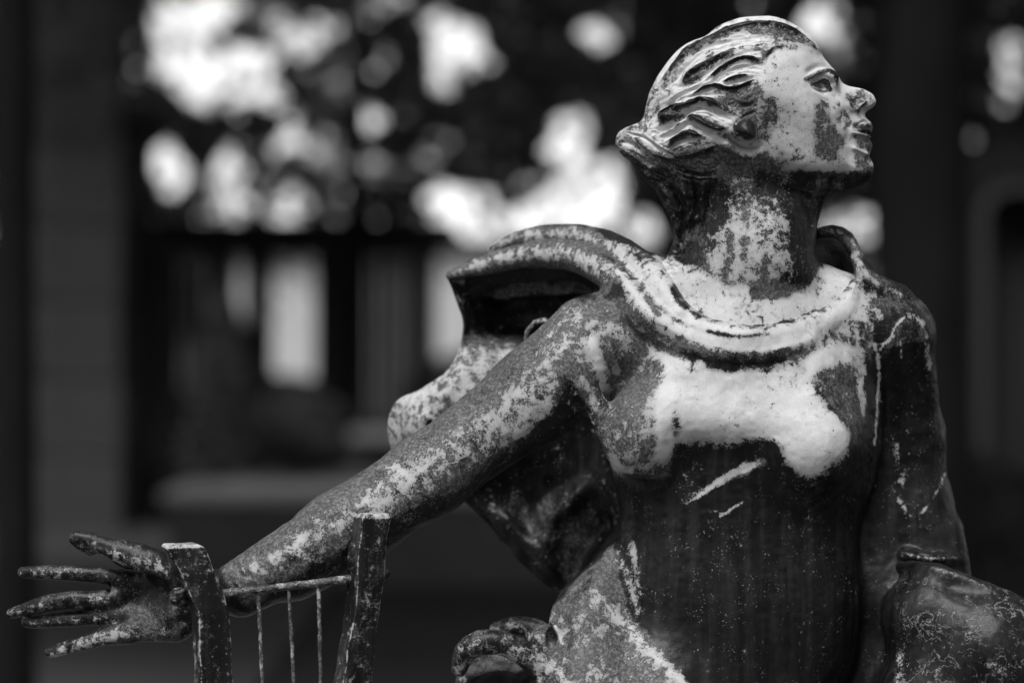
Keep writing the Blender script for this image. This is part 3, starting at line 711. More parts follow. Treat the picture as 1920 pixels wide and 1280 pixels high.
# stains and painted shade: base tones
A = DW
A.poly([(980,560),(1130,560),(1260,640),(1230,720),(1215,850),(1150,900),(1120,780),(1060,670),(1000,700)], 0.50, 16)
DM.poly([(900,560),(1280,560),(1260,900),(1110,900),(1060,700),(940,760)], 0.85, 14)
A.poly([(1120,640),(1180,620),(1220,660),(1210,760),(1190,830),(1150,850),(1125,780)], 0.28, 14); A.line([(1108,640),(1128,700),(1136,770)], 12, 0.85)
A.poly([(1135,850),(1150,845),(1172,880),(1190,872),(1185,890),(1150,880)], 0.75, 5)
A.poly([(1215,640),(1290,665),(1360,690),(1440,690),(1510,668),(1560,630),(1605,650),(1612,690),(1580,685),(1545,695),(1528,715),(1545,745),(1580,780),(1596,820),(1592,852),(1566,868),(1545,890),(1520,903),(1498,893),(1478,870),(1462,842),(1440,822),(1370,830),(1300,824),(1276,838),(1250,862),(1215,885),(1190,882),(1205,860),(1228,830),(1220,760),(1226,700)], 0.95, 18)
for x_, y_, rx_, ry_, v_ in ((1268,800,10,40,-.5),(1232,690,14,30,-.35),(1600,830,12,30,-.3),(1350,690,40,8,-.45),(1470,900,20,18,.3),(1440,838,26,10,-.5),(1568,745,20,26,-.35),(1500,690,18,16,-.25),(1215,850,14,20,-.5)): A.blob(x_, y_, rx_, ry_, v_)
for x_, y_, r_, v_ in ((1330,760,50,.1),(1450,760,40,-.08),(1290,720,30,-.1),(1540,800,40,.1),(1400,700,40,-.12),(1250,700,26,-.12),(1480,720,30,-.1),(1370,800,30,-.08),(1560,850,26,-.14)): A.blob(x_, y_, r_, r_*0.8, v_)
DM.poly([(1440,660),(1540,600),(1640,560),(1760,560),(1740,640),(1640,660),(1625,720),(1600,780),(1540,750),(1530,700)], 0.62, 12); DM.poly([(1600,560),(1650,540),(1740,580),(1740,640),(1650,650),(1610,640)], 0.42, 12)
A.poly([(1440,672),(1530,620),(1600,580),(1650,600),(1640,660),(1560,625),(1500,665)], 0.36, 8); A.poly([(1590,545),(1640,545),(1665,590),(1620,640),(1590,620)], 0.45, 8)
A.poly([(1528,705),(1570,690),(1615,720),(1630,800),(1610,850),(1590,800),(1545,745)], 0.18, 8); DM.poly([(1528,705),(1570,690),(1620,720),(1625,790),(1590,800),(1545,745)], 0.6, 10)
A.poly([(1590,660),(1625,650),(1632,720),(1622,790),(1606,740)], 0.55, 8)
A.line([(1640,645),(1648,680),(1646,740),(1640,830)], 4.5, 0.66); A.line([(1640,645),(1665,640),(1680,610),(1700,590)], 3.5, 0.75); A.line([(1700,590),(1725,600),(1738,640),(1742,690)], 8, 0.5); A.line([(1688,640),(1690,670)], 4, 0.6)
A.line([(1650,655),(1662,640),(1676,630)], 3, 0.7); A.line([(1672,912),(1692,948),(1714,975)], 7, 0.40); A.line([(1718,972),(1745,940),(1772,890)], 5, 0.40); A.line([(1674,830),(1686,860),(1690,900)], 12, 0.38)
A.line([(1688,1034),(1740,1046),(1796,1044)], 4, 0.36)
# collar
A.poly([(1150,480),(1270,470),(1290,540),(1330,575),(1430,590),(1510,575),(1575,530),(1625,500),(1610,590),(1530,640),(1440,662),(1330,655),(1240,620),(1180,570)], 0.76, 12); A.poly([(1105,432),(1170,452),(1240,484),(1235,560),(1180,540),(1120,480)], 0.72, 12)
A.line([(1100,470),(1160,500),(1215,560),(1262,600),(1330,630),(1400,640),(1470,634),(1540,606),(1600,560)], 24, 0.9); A.line([(1225,500),(1262,560),(1300,600),(1390,620)], 20, 0.95)
A.line([(1150,590),(1190,620),(1240,652),(1300,668)], 9, 0.2); A.line([(1300,668),(1370,676),(1440,668),(1480,655)], 5, 0.18); A.line([(1210,560),(1235,590)], 5, 0.35); A.line([(1262,540),(1285,575)], 6, 0.3)  # first two strokes paint the collar's under-shade
A.line([(1330,622),(1380,630),(1440,626)], 4, 0.4); DM.line([(1200,540),(1300,640),(1460,640),(1600,560)], 30, 0.85)
A.poly([(820,420),(1110,420),(1160,480),(1130,540),(1000,490),(820,530)], 0.55, 12); DM.poly([(820,420),(1110,420),(1200,500),(1130,560),(1000,500),(820,530)], 0.8, 12)
A.line([(850,530),(920,512),(1000,500),(1060,500),(1120,530)], 9, 0.1); A.line([(930,466),(1000,452),(1060,448),(1110,458)], 6, 0.35)  # first stroke paints the shade under the front fold
A.poly([(1530,440),(1585,440),(1610,480),(1595,520),(1540,470)], 0.15, 8); A.line([(1600,560),(1612,520),(1606,480)], 8, 0.7); A.line([(1545,432),(1578,434),(1602,458),(1616,505),(1650,535),(1690,552)], 7, 0.5); DM.line([(1545,432),(1602,458),(1616,505),(1680,550)], 16, 0.7)  # hood's shaded interior painted dark inside a paler rim
# right sleeve
DM.poly([(1040,600),(960,620),(700,830),(540,960),(400,1050),(460,1150),(700,1000),(880,900),(1060,760)], 0.70, 20)
A.poly([(1040,640),(990,680),(880,780),(760,870),(620,960),(440,1060),(460,1095),(600,1060),(740,960),(860,890),(960,830),(1040,760)], 0.49, 34)
A.line([(1010,690),(1030,730),(1000,790),(960,820)], 18, 0.58, 0.8); A.line([(900,790),(840,830),(760,880),(700,930)], 26, 0.53, 0.8); A.line([(690,950),(600,1000),(480,1060)], 24, 0.53, 0.8); A.line([(730,910),(700,900),(740,880)], 24, 0.56, 0.7)
A.poly([(1070,700),(1120,780),(1120,900),(900,960),(740,1060),(650,1100),(460,1180),(460,1125),(620,1075),(740,1000),(860,920),(980,850),(1040,780)], 0.10, 18)  # underside of the arm coloured darker
DM.poly([(1070,700),(1120,780),(1120,960),(900,980),(740,1080),(650,1120),(460,1190),(460,1140),(620,1090),(740,1015),(860,935),(980,870),(1040,800)], 0.08, 16)
A.a += 0.12*np.clip(DM.a-0.4, 0, 1)
DL.poly([(1040,640),(880,760),(560,960),(400,1060),(460,1180),(740,1010),(960,860)], 1.0, 20); DL.poly([(980,560),(1240,600),(1230,720),(1160,900),(1120,780),(1000,720)], 0.6, 20)
# bodice specks and streaks
A.poly([(1288,944),(1345,896),(1392,866),(1430,858),(1428,868),(1380,893),(1340,916)], 0.47, 5); A.line([(1395,884),(1428,866)], 4, 0.62, 0.9); DM.line([(1275,946),(1345,908),(1428,866)], 14, 0.75, 0.8); A.blob(1310, 915, 30, 20, 0.22); A.blob(1345, 985, 26, 26, 0.2); A.blob(1380, 1010, 30, 30, .12); A.line([(1352,966),(1392,940)], 4.5, 0.57); A.line([(1158,1035),(1172,1070),(1186,1105),(1194,1145)], 12, 0.5); A.line([(1180,1020),(1190,1070),(1200,1110)], 7, 0.4); A.line([(1188,1015),(1192,1060)], 5, 0.4); A.line([(1130,960),(1142,1010)], 3, 0.45)
for x, y, r, v in ((1290, 880, 40, .14), (1330, 960, 30, .16), (1400, 1040, 40, .1), (1180, 1120, 30, .1), (1560, 1080, 30, .06), (1500, 1180, 40, .05), (1420, 1160, 30, .06)): A.blob(x, y, r, r, v)
DM.poly([(1150,900),(1600,900),(1580,1280),(1200,1280)], 0.06, 20); A.poly([(1560,1080),(1690,1080),(1690,1400),(1480,1400)], -0.2, 30); DM.poly([(1500,1080),(1690,1060),(1690,1400),(1400,1400)], -0.25, 30)  # gap between torso and lap painted dark, as deep shade
# skirt
A.poly([(1150,1050),(1040,1150),(1040,1300),(1330,1400),(1320,1300),(1250,1230),(1180,1150),(1130,1110)], 0.44, 14); A.line([(1116,1120),(1150,1146),(1180,1180),(1200,1206),(1240,1236),(1290,1290)], 15, 0.66); DM.poly([(1150,1020),(1040,1130),(830,1180),(830,1400),(1330,1400),(1320,1300),(1250,1230),(1180,1150)], 0.75, 12)
A.poly([(850,1140),(1040,1140),(1060,1300),(850,1300)], 0.46, 14); DM.poly([(840,1150),(1000,1150),(1040,1300),(840,1300)], 0.38, 20); A.line([(1000,1210),(1040,1250),(1070,1290)], 8, 0.7); A.line([(940,1170),(980,1180),(1020,1215)], 10, 0.5); A.line([(1040,1170),(1056,1210)], 3, 0.8)
A.poly([(880,1250),(930,1235),(990,1250),(1010,1300),(880,1300)], 0.05, 8); DM.poly([(880,1250),(930,1235),(990,1250),(1010,1300),(880,1300)], 0.1, 8)  # shade inside the curl's hollow painted dark
A.poly([(1690,1130),(1960,1130),(1960,1300),(1680,1300)], 0.10, 20); DL.poly([(1690,1080),(1980,1100),(1980,1400),(1680,1400)], 1.0, 20); A.line([(1740,1062),(1800,1078),(1860,1108),(1920,1150)], 7, 0.5); A.line([(1690,1230),(1680,1290)], 14, 0.45); A.blob(1740, 1170, 22, 18, 0.12)
DM.poly([(1700,1060),(1960,1100),(1960,1400),(1680,1400)], 0.02, 20)

DW.a += np.clip(DD.a*0.035, -0.35, 0.16); DM.a += np.clip(DD.a*0.05, -0.4, 0.2)  # grooves coloured darker, ridges paler, from the relief
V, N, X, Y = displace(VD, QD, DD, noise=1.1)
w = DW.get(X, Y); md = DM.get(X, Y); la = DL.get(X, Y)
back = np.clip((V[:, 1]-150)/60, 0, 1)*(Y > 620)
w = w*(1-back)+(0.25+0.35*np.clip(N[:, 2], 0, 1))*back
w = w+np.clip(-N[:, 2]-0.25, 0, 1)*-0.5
at = {'wear_shade': w, 'mid': md, 'lace': la}
fc = V[QD].mean(1); fX, fY = photo(fc)
R_ = Map(380, 380, 2100, 1480)
def reg(p): r = R_.inside(p, fX, fY); return r
cape_r = reg([(780,380),(1700,380),(1660,520),(1612,560),(1540,632),(1440,672),(1330,668),(1250,636),(1190,598),(1150,560),(1120,545),(1000,530),(780,560)])
sl_r = reg([(380,500),(1040,560),(1062,672),(1092,760),(1100,860),(900,1010),(380,1250)]) & ~cape_r
sl_l = reg([(1645,600),(1700,560),(1900,600),(1900,1050),(1700,1046),(1640,1000)]) & ~cape_r
skirt = (fY > 1050+np.abs(fX-1380)*0.0+np.where((fX > 1180) & (fX < 1620), 260, 0)) & ~sl_r & ~sl_l | (reg([(820,1100),(1100,1050),(1130,1110),(1330,1300),(1330,1480),(820,1480)]) & ~sl_r)
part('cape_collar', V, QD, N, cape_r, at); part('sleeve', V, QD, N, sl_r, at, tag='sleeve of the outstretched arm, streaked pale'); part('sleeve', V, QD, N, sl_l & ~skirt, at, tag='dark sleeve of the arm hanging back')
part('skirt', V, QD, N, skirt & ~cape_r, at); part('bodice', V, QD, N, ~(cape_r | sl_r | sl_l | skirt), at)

# hand
GD = Map(-20, 940, 520, 1300); GW = Map(-20, 940, 520, 1300, 0.28); GM = Map(-20, 940, 520, 1300, 0.35)
for p, w_, a in (([(205,1060),(206,1110),(208,1170)], 4, -2.5), ([(300,1160),(270,1125),(246,1100),(232,1075)], 4, -3), ([(228,1100),(226,1140),(232,1180)], 5, 2), ([(130,1068),(132,1080)], 3, -1.6), ([(110,1118),(112,1132)], 3, -1.6), ([(115,1152),(117,1168)], 3, -1.4), ([(145,1200),(148,1214)], 3, -1.4), ([(176,1010),(172,1030)], 3, -1.6), ([(86,1066),(86,1080)], 3, -1.2), ([(72,1128),(74,1142)], 3, -1.2)): GD.stroke(p, w_, a)
GW.poly([(90,1205),(210,1180),(260,1175),(240,1195),(100,1235)], 0.55, 8); GW.line([(210,1030),(260,1050),(300,1070)], 18, 0.42); GW.poly([(205,1080),(330,1080),(340,1170),(205,1165)], 0.1, 14); GW.line([(60,1066),(130,1066),(200,1068)], 8, 0.46); GM.poly([(230,1130),(340,1130),(340,1200),(230,1200)], 0.5, 12)
GW.line([(20,1140),(110,1120),(190,1118)], 10, 0.4); GW.line([(60,1166),(180,1158)], 8, 0.42)
V, N, X, Y = displace(VH, QH, GD, noise=0.7)
w = GW.get(X, Y)-np.clip(-N[:, 2], 0, 1)*0.25; la = np.clip(N[:, 2]+0.3, 0, 1)*0.8
part('hand', V, QH, N, np.ones(len(QH), bool), {'wear_shade': w, 'mid': GM.get(X, Y), 'lace': la})

# the billowing cloth behind the arm
rows = [
 [(836,514,232),(880,506,236),(960,492,230),(1040,482,190),(1100,490,140),(1150,530,90)],
 [(848,540,236),(890,540,262),(960,535,275),(1050,530,250),(1110,540,180),(1150,580,110)],
 [(862,570,240),(905,572,300),(980,570,330),(1060,575,300),(1120,590,200),(1160,620,110)],
 [(871,610,236),(915,612,300),(990,615,330),(1060,625,300),(1120,640,200),(1170,660,110)],
 [(862,652,230),(910,655,245),(980,660,270),(1060,670,270),(1120,690,220),(1170,710,130)],
 [(838,695,226),(890,700,205),(960,715,215),(1050,740,240),(1120,760,230),(1170,780,150)],
 [(790,728,236),(850,735,192),(930,765,200),(1040,800,240),(1120,820,240),(1170,840,160)],
 [(742,752,250),(800,760,190),(890,800,200),(1000,860,250),(1100,880,250),(1170,900,170)],
 [(727,795,262),(790,800,185),(860,840,205),(980,900,270),(1090,930,260),(1170,960,180)],
 [(733,838,272),(790,850,215),(850,890,240),(960,950,280),(1080,980,260),(1170,1010,180)],
 [(760,880,285),(815,900,260),(880,940,260),(960,990,270),(1070,1030,250),(1170,1050,180)],
 [(830,920,295),(880,935,285),(915,975,270),(975,1030,265),(1060,1070,240),(1160,1075,180)],
 [(890,935,300),(905,955,290),(935,1000,275),(985,1062,265),(1060,1114,240),(1150,1090,180)]]
G, W = patch(rows, 14)
G, W = sheet(G, W, 14, up=3)
CD = Map(700, 400, 1240, 1200)
for p, w_, a in (([(806,790),(812,815),(808,850)], 5, -26), ([(796,770),(790,800),(792,840)], 16, 14), ([(900,552),(980,546),(1060,540),(1110,548)], 9, 16), ([(890,570),(980,562),(1060,556)], 8, -10), ([(1030,530),(1080,536),(1120,560)], 6, 8),
    ([(880,650),(860,700),(820,750)], 14, 8), ([(940,640),(930,700),(900,760)], 14, -8), ([(980,650),(990,720),(960,790)], 12, 8), ([(930,950),(990,1020),(1060,1080)], 14, 14), ([(1120,900),(1050,960),(1010,1050)], 24, 26), ([(1140,960),(1090,1030),(1070,1090)], 18, -16)): CD.stroke(p, w_, a)
h = CD.get(G[..., 0], G[..., 1])
nrm = np.cross(np.gradient(W, axis=0), np.gradient(W, axis=1)); nrm /= np.linalg.norm(nrm, axis=-1)[..., None]+1e-9
nrm *= np.where((nrm[..., 1] < 0), 1, -1)[..., None]
W = W+nrm*h[..., None]+nrm*(vnoise(W.reshape(-1, 3), 0.03, 9).reshape(h.shape)*3)[..., None]
ht, wd = h.shape; Bk = W+np.array([0, 18.0, 0])-nrm*4
V = np.concatenate([W.reshape(-1, 3), Bk.reshape(-1, 3)]); n_ = ht*wd
ii, jj = np.meshgrid(np.arange(ht-1), np.arange(wd-1), indexing='ij'); a = (ii*wd+jj).ravel()
Q = np.concatenate([np.stack([a, a+1, a+wd+1, a+wd], 1), np.stack([a, a+wd, a+wd+1, a+1], 1)+n_])
def rim(e): return np.stack([e[:-1], e[1:], e[1:]+n_, e[:-1]+n_], 1)
Q = np.concatenate([Q, rim(np.arange(wd)), rim(np.arange(wd)+(ht-1)*wd), rim(np.arange(ht)*wd), rim(np.arange(ht)*wd+wd-1)])
CW = Map(700, 400, 1240, 1200, 0.12); CM = Map(700, 400, 1240, 1200, 0.15)  # dark base paints in the occlusion of the hollow under the fold
CW.poly([(840,640),(960,640),(1060,680),(1000,780),(860,900),(720,900),(700,740)], 0.62, 22); CM.poly([(820,620),(1100,640),(1000,800),(860,920),(700,900),(700,740)], 0.9, 24)
CW.line([(930,545),(1000,535),(1080,535)], 6, 0.3); CM.line([(930,545),(1000,535),(1080,535)], 8, 0.7); CM.poly([(960,930),(1130,880),(1130,1050),(1060,1100),(980,1010)], 0.4, 30); CW.blob(1050, 960, 60, 50, 0.1); CW.poly([(835,510),(870,520),(880,580),(850,560)], 0.35, 10)
CW.line([(806,790),(812,815),(808,850)], 5, 0.0); CM.line([(806,790),(812,815),(808,850)], 5, 0.0)  # shade in the slit beside the bulge painted dark
X, Y = np.concatenate([G[..., 0].ravel()]*2), np.concatenate([G[..., 1].ravel()]*2)
mesh_object('cape', toM(V)-BASE, Q, PATINA, statue, attrs={'wear_shade': CW.get(X, Y), 'mid': CM.get(X, Y), 'lace': np.zeros(len(V))})

# ------------------------------------------------------------------ the lyre
lyre = None
def bar(name, rows, parent, seed=0, sharp=0.22, edge=0.7):
    """rows: X, Y, depth, half width, half thickness, turn; an uneven rectangular bar with worn edges"""
    r = spline(rows, 3.0); n = 40; V, wv = [], []
    th = (np.arange(n)+0.5)/n*2*np.pi
    for i, (X, Y, d, a, b, tn) in enumerate(r):
        k = 1.0
        if i < 3: k = [0.80, 0.93, 0.985][i]
        c, s = np.cos(th), np.sin(th); e = 2/sharp/6.5
        u = np.sign(c)*np.abs(c)**sharp*a*k; v = np.sign(s)*np.abs(s)**sharp*b*k
        ed = np.minimum(np.abs(u)/(a*k), np.abs(v)/(b*k)); wv.append(edge*np.clip((ed-0.86)/0.12, 0, 1))
        ct, st = math.cos(tn), math.sin(tn); x0 = P(X, Y, d)
        V.append(np.stack([x0[0]+u*ct-v*st, x0[1]+u*st+v*ct, np.full(n, x0[2])], 1))
    m = len(V); V = np.concatenate(V); wv = np.concatenate(wv)
    i, j = np.meshgrid(np.arange(m-1), np.arange(n), indexing='ij'); i, j = i.ravel(), j.ravel(); jn = (j+1) % n
    Q = np.stack([i*n+j, (i+1)*n+j, (i+1)*n+jn, i*n+jn], 1)
    top = V[:n].mean(0)+np.array([0, 0, 1.5]); bot = V[-n:].mean(0); V = np.vstack([V, top, bot]); wv = np.append(wv, [0.4, 0.1])
    T = [(m*n, k_, (k_+1) % n) for k_ in range(n)]+[(m*n+1, (m-1)*n+(k_+1) % n, (m-1)*n+k_) for k_ in range(n)]
    wv[:n*3] = np.maximum(wv[:n*3], 0.42)
    dx = vnoise(V, 0.03, seed+1)*3.0+vnoise(V, 0.16, seed+2)*0.25; dy = vnoise(V, 0.03, seed+3)*2.5; V = V+np.stack([dx, dy, vnoise(V, 0.09, seed+4)*1.5], 1)
    F_ = [tuple(q) for q in Q]+T
    return mesh_object(name, toM(V)-BASE, F_, PATINA, parent, attrs={'wear_shade': wv+0.2, 'mid': np.full(len(V), 0.30), 'lace': np.zeros(len(V))})
ly = bpy.data.objects.new('lyre', None); COL.objects.link(ly); ly.parent = statue; ly['label'] = 'small lyre with two rough posts and three strings'
t_ = math.radians(22)
bar('post', [(339,1019,-178,36,26,t_),(352,1046,-176,34,26,t_),(368,1082,-174,32,26,t_),(384,1120,-172,31,26,t_),(394,1150,-171,30,26,t_),(397,1200,-170,30,26,t_),(400,1280,-168,30,26,t_),(402,1380,-166,32,28,t_),(404,1452,-165,34,28,t_)], ly, 1)
t_ = math.radians(26)
bar('post', [(699,962,-178,29,25,t_),(694,1000,-178,28,25,t_),(688,1045,-178,30,25,t_),(686,1082,-178,28,25,t_),(680,1130,-176,25,24,t_),(670,1200,-174,26,24,t_),(660,1280,-172,30,24,t_),(652,1380,-170,32,26,t_),(650,1452,-168,34,26,t_)], ly, 31)
def rod(name, pts, parent, wear_shade=0.35, mid=0.6, n=12, wob=0.6, seed=5):
    r = spline(pts, 4.0); C = np.array([P(*q[:3]) for q in r]); T = np.gradient(C, axis=0); T /= np.linalg.norm(T, axis=1)[:, None]
    up = np.array([0, 1.0, 0]); A = np.cross(T, up); A /= np.linalg.norm(A, axis=1)[:, None]; B = np.cross(T, A)
    th = np.arange(n)/n*2*np.pi; m = len(r)
    V = (C[:, None]+(A[:, None]*np.cos(th)[None, :, None]+B[:, None]*np.sin(th)[None, :, None])*r[:, 3][:, None, None]).reshape(-1, 3)
    V = V+np.stack([vnoise(V, 0.07, seed), vnoise(V, 0.07, seed+1), vnoise(V, 0.07, seed+2)], 1)*wob
    i, j = np.meshgrid(np.arange(m-1), np.arange(n), indexing='ij'); i, j = i.ravel(), j.ravel(); jn = (j+1) % n
    Fs = [tuple(q) for q in np.stack([i*n+j, i*n+jn, (i+1)*n+jn, (i+1)*n+j], 1)]+[tuple(range(n))[::-1], tuple(range((m-1)*n, m*n))]
    wv = np.full(len(V), wear_shade)
    return mesh_object(name, toM(V)-BASE, Fs, PATINA, parent, attrs={'wear_shade': wv, 'mid': np.full(len(V), mid), 'lace': np.full(len(V), 0.2)})
rod('crossbar', [(372,1118,-174,8),(414,1112,-174,7.5),(500,1103,-176,7),(580,1094,-177,7.2),(640,1087,-178,8),(666,1084,-178,9)], ly, 0.34)
for i, (x, y, x2) in enumerate(((484,1106,492),(541,1099,551),(597,1093,601))):
    rod('string', [(x,y,-176,3.8),((x*3+x2)/4+1,y+60,-176,3.6),(x2,1280,-176,3.4),(x2+4,1452,-174,3.4)], ly, 0.38, 0.7, 8, 1.2, 9+i*3)
rod('base_bar', [(372,1440,-168,22),(500,1446,-168,24),(680,1440,-168,22)], ly, 0.2)
def knob(rows):
    K = Sculpt()
    for x, y, d, r in rows: K.ell(P(x, y, d), (r, r*0.9, r*0.85), 2.5)
    c = P(*rows[0][:3]); V, Q = K.mesh(c-46, c+46, 1.3); V = V+normals(V, Q)*vnoise(V, 0.2, 4)[:, None]
    mesh_object('knob', toM(V)-BASE, Q, PATINA, ly, attrs={'wear_shade': np.full(len(V), 0.28), 'mid': np.full(len(V), 0.3), 'lace': np.full(len(V), 0.7)})
knob([(336,1116,-176,17),(329,1124,-182,12),(342,1130,-180,11),(346,1108,-178,11),(324,1116,-178,8)])
knob([(716,1078,-168,13),(724,1073,-168,9),(719,1088,-170,9),(708,1060,-170,8)])
print('statue done', round(time.time()-T0, 1))

# ------------------------------------------------------------------ the place around
def at(X, Y, D): return toM(P(X, Y, D/U-F))           # photo column, row and metres from the camera -> world point
def px(D): return D/F                                  # metres per photo pixel at that distance
def box_vf(x0, x1, y0, y1, z0, z1, b=0.0):
    if b <= 0:
        v = [(x, y, z) for x in (x0, x1) for y in (y0, y1) for z in (z0, z1)]
        return v, [(0, 1, 3, 2), (4, 6, 7, 5), (0, 4, 5, 1), (2, 3, 7, 6), (0, 2, 6, 4), (1, 5, 7, 3)]
    v = []
    for z, i in ((z0, b), (z0+b, 0), (z1-b, 0), (z1, b)):
        v += [(x0+i, y0+i, z), (x1-i, y0+i, z), (x1-i, y1-i, z), (x0+i, y1-i, z)]
    f = [(3, 2, 1, 0), (12, 13, 14, 15)]
    for k in range(3):
        for j in range(4): f.append((k*4+j, k*4+(j+1) % 4, k*4+4+(j+1) % 4, k*4+4+j))
    return v, f
def box(name, c, s, mat, parent=None, b=0.0, rz=0.0):
    v, f = box_vf(-s[0]/2, s[0]/2, -s[1]/2, s[1]/2, -s[2]/2, s[2]/2, b)
    o = mesh_object(name, np.array(v), f, mat, parent, smooth=False); o.location = c; o.rotation_euler.z = rz; return o
def like(o, c, rz=0.0, parent=None):
    n = o.copy(); COL.objects.link(n); n.location = c; n.rotation_euler.z = rz
    if parent: n.parent = parent
    return n

STONE_P = plain('pedestal_stone', 0.16, 0.85, 30, 0.4, 0.002)
STONE_D = plain('old_stone', 0.05, 0.9, 5, 0.45, 0.006)
STONE_B = plain('basin_stone', 0.24, 0.85, 3, 0.4, 0.004)
RENDER_W = plain('pale_render', 0.42, 0.9, 1.2, 0.12, 0.0)
FRAME_W = plain('pale_trim', 0.30, 0.8, 6, 0.2)
GLASS = plain('dark_glass', 0.03, 0.15, 1, 0.3, 0, 0.6)
STONE_K = plain('dark_render', 0.012, 0.9, 5, 0.45, 0.006)
TIMBER = plain('dark_timber', 0.022, 0.7, 8, 0.5, 0.002, vec=(1, 1, 0.1))
TIMBER2 = plain('dark_timber_lighter', 0.04, 0.7, 8, 0.5, 0.002, vec=(1, 1, 0.1))
BARK = plain('bark', 0.007, 0.95, 14, 0.6, 0.01, vec=(1, 1, 0.25))
SOIL = plain('ground_gravel', 0.018, 0.95, 3, 0.5, 0.01)
PATH = plain('path_gravel', 0.036, 0.95, 8, 0.35, 0.006)
ROOF = plain('roof_tiles', 0.10, 0.9, 4, 0.3)
m = NT('leaf'); rnd = m.attr('tone')
m.l(m.grey(m.math('MULTIPLY_ADD', rnd, 0.05, 0.022)), m.b.inputs['Base Color']); m.b.inputs['Roughness'].default_value = 0.5
m.b.inputs['Specular IOR Level'].default_value = 0.35
LEAF = m.m

# ground
def grid(x0, x1, y0, y1, n, z, amp):
    xs = np.linspace(x0, x1, n); ys = np.linspace(y0, y1, n); X, Y = np.meshgrid(xs, ys)
    p = np.stack([X.ravel(), Y.ravel(), 0*X.ravel()], 1); Z = z+amp*(vnoise(p, 0.9, 3)+0.5*vnoise(p, 2.3, 4))
    V = np.stack([X.ravel(), Y.ravel(), Z], 1); i, j = np.meshgrid(np.arange(n-1), np.arange(n-1), indexing='ij'); a = (i*n+j).ravel()
    return V, np.stack([a, a+1, a+n+1, a+n], 1)
V, Q = grid(-200, 200, -60, 340, 20, 0, 0.0); g = mesh_object('ground', V, Q, SOIL); g['kind'] = 'structure'
V, Q = grid(-9, -1.15, 2, 22, 90, 0.03, 0.010); g = mesh_object('gravel_path', V, Q, PATH); g['kind'] = 'structure'

# pedestal under the statue
ped = empty('stone_pedestal', (0.23, 0.10, 0), 'grey stone pedestal carrying the seated woman statue', 'pedestal')
zt = CAMH-810*U-0.002
box('plinth', (0, 0, 0.09), (1.62, 1.02, 0.18), STONE_P, ped, 0.012); box('shaft', (0, 0, (0.18+zt-0.12)/2), (1.42, 0.84, zt-0.3-0.002), STONE_P, ped, 0.01); box('cap', (-0.08, 0, zt-0.06), (1.70, 0.98, 0.118), STONE_P, ped, 0.012)

# gate pillar of stone blocks on the left
D = 20.0; c = at(140, 640, D); w = 168*px(D)
pil = empty('stone_gate_pillar', (c[0], c[1]+0.35, 0), 'tall grey stone block pillar behind the bare trunk at far left', 'pillar')
k = 0; z = 0.0; first = None
while z < 6.4:
    hgt = 0.64; cc = (0.012*math.sin(k*2.1), 0, z+hgt/2)
    if first is None: first = box('block', cc, (w, 0.7, hgt-0.02), STONE_D, pil, 0.018)
    else: like(first, cc)
    z += hgt; k += 1
box('mortar_core', (0, 0, 3.2), (w-0.05, 0.64, 6.38), STONE_D, pil); box('cap', (0, 0, z+0.10), (w+0.2, 0.9, 0.18), STONE_D, pil, 0.03)

# dark timber pavilion
D = 22.0; L = at(245, 640, D); R = at(795, 640, D); zt = at(0, 436, D)[2]
pav = empty('garden_pavilion', ((L[0]+R[0])/2, L[1]+1.0, 0), 'dark timber garden shelter with plank sides and open middle bay', 'pavilion')
ox = pav.location.x
def lx(X): return at(X, 0, D)[0]-ox
beam = box('beam', (0, -1.0, zt-0.07), (R[0]-L[0]+0.3, 0.16, 0.14), TIMBER2, pav, 0.01); like(beam, (0, 1.0, zt-0.07))
post = box('post', (lx(250), -1.0, (zt-0.14)/2), (0.13, 0.13, zt-0.145), TIMBER, pav, 0.008)
for X, y in ((428, -1), (497, -1), (604, -1), (790, -1), (250, 1), (428, 1), (604, 1), (790, 1)): like(post, (lx(X), y, (zt-0.14)/2))
plank = box('plank', (lx(262), -0.98, (zt-0.18)/2), (0.105, 0.03, zt-0.19), TIMBER, pav, 0.004)
plank2 = None
for X0, X1 in ((284, 425), (612, 788)):
    for X in np.arange(X0, X1, 23.5):
        if random.random() < 0.3:
            if plank2 is None: plank2 = box('plank', (lx(X), -0.98, (zt-0.18)/2), (0.105, 0.03, zt-0.19), TIMBER2, pav, 0.004)
            else: like(plank2, (lx(X), -0.98+random.uniform(-.006, .006), (zt-0.18)/2))
        else: like(plank, (lx(X), -0.98+random.uniform(-.006, .006), (zt-0.18)/2))
box('roof', (0, 0, zt+0.06), (R[0]-L[0]+0.55, 2.6, 0.07), TIMBER, pav, 0.01)
box('low_panel', (lx(516), 0.96, 0.55), (3.0*0+at(604,0,D)[0]-at(428,0,D)[0]-0.14, 0.04, 1.05), TIMBER, pav, 0.004)

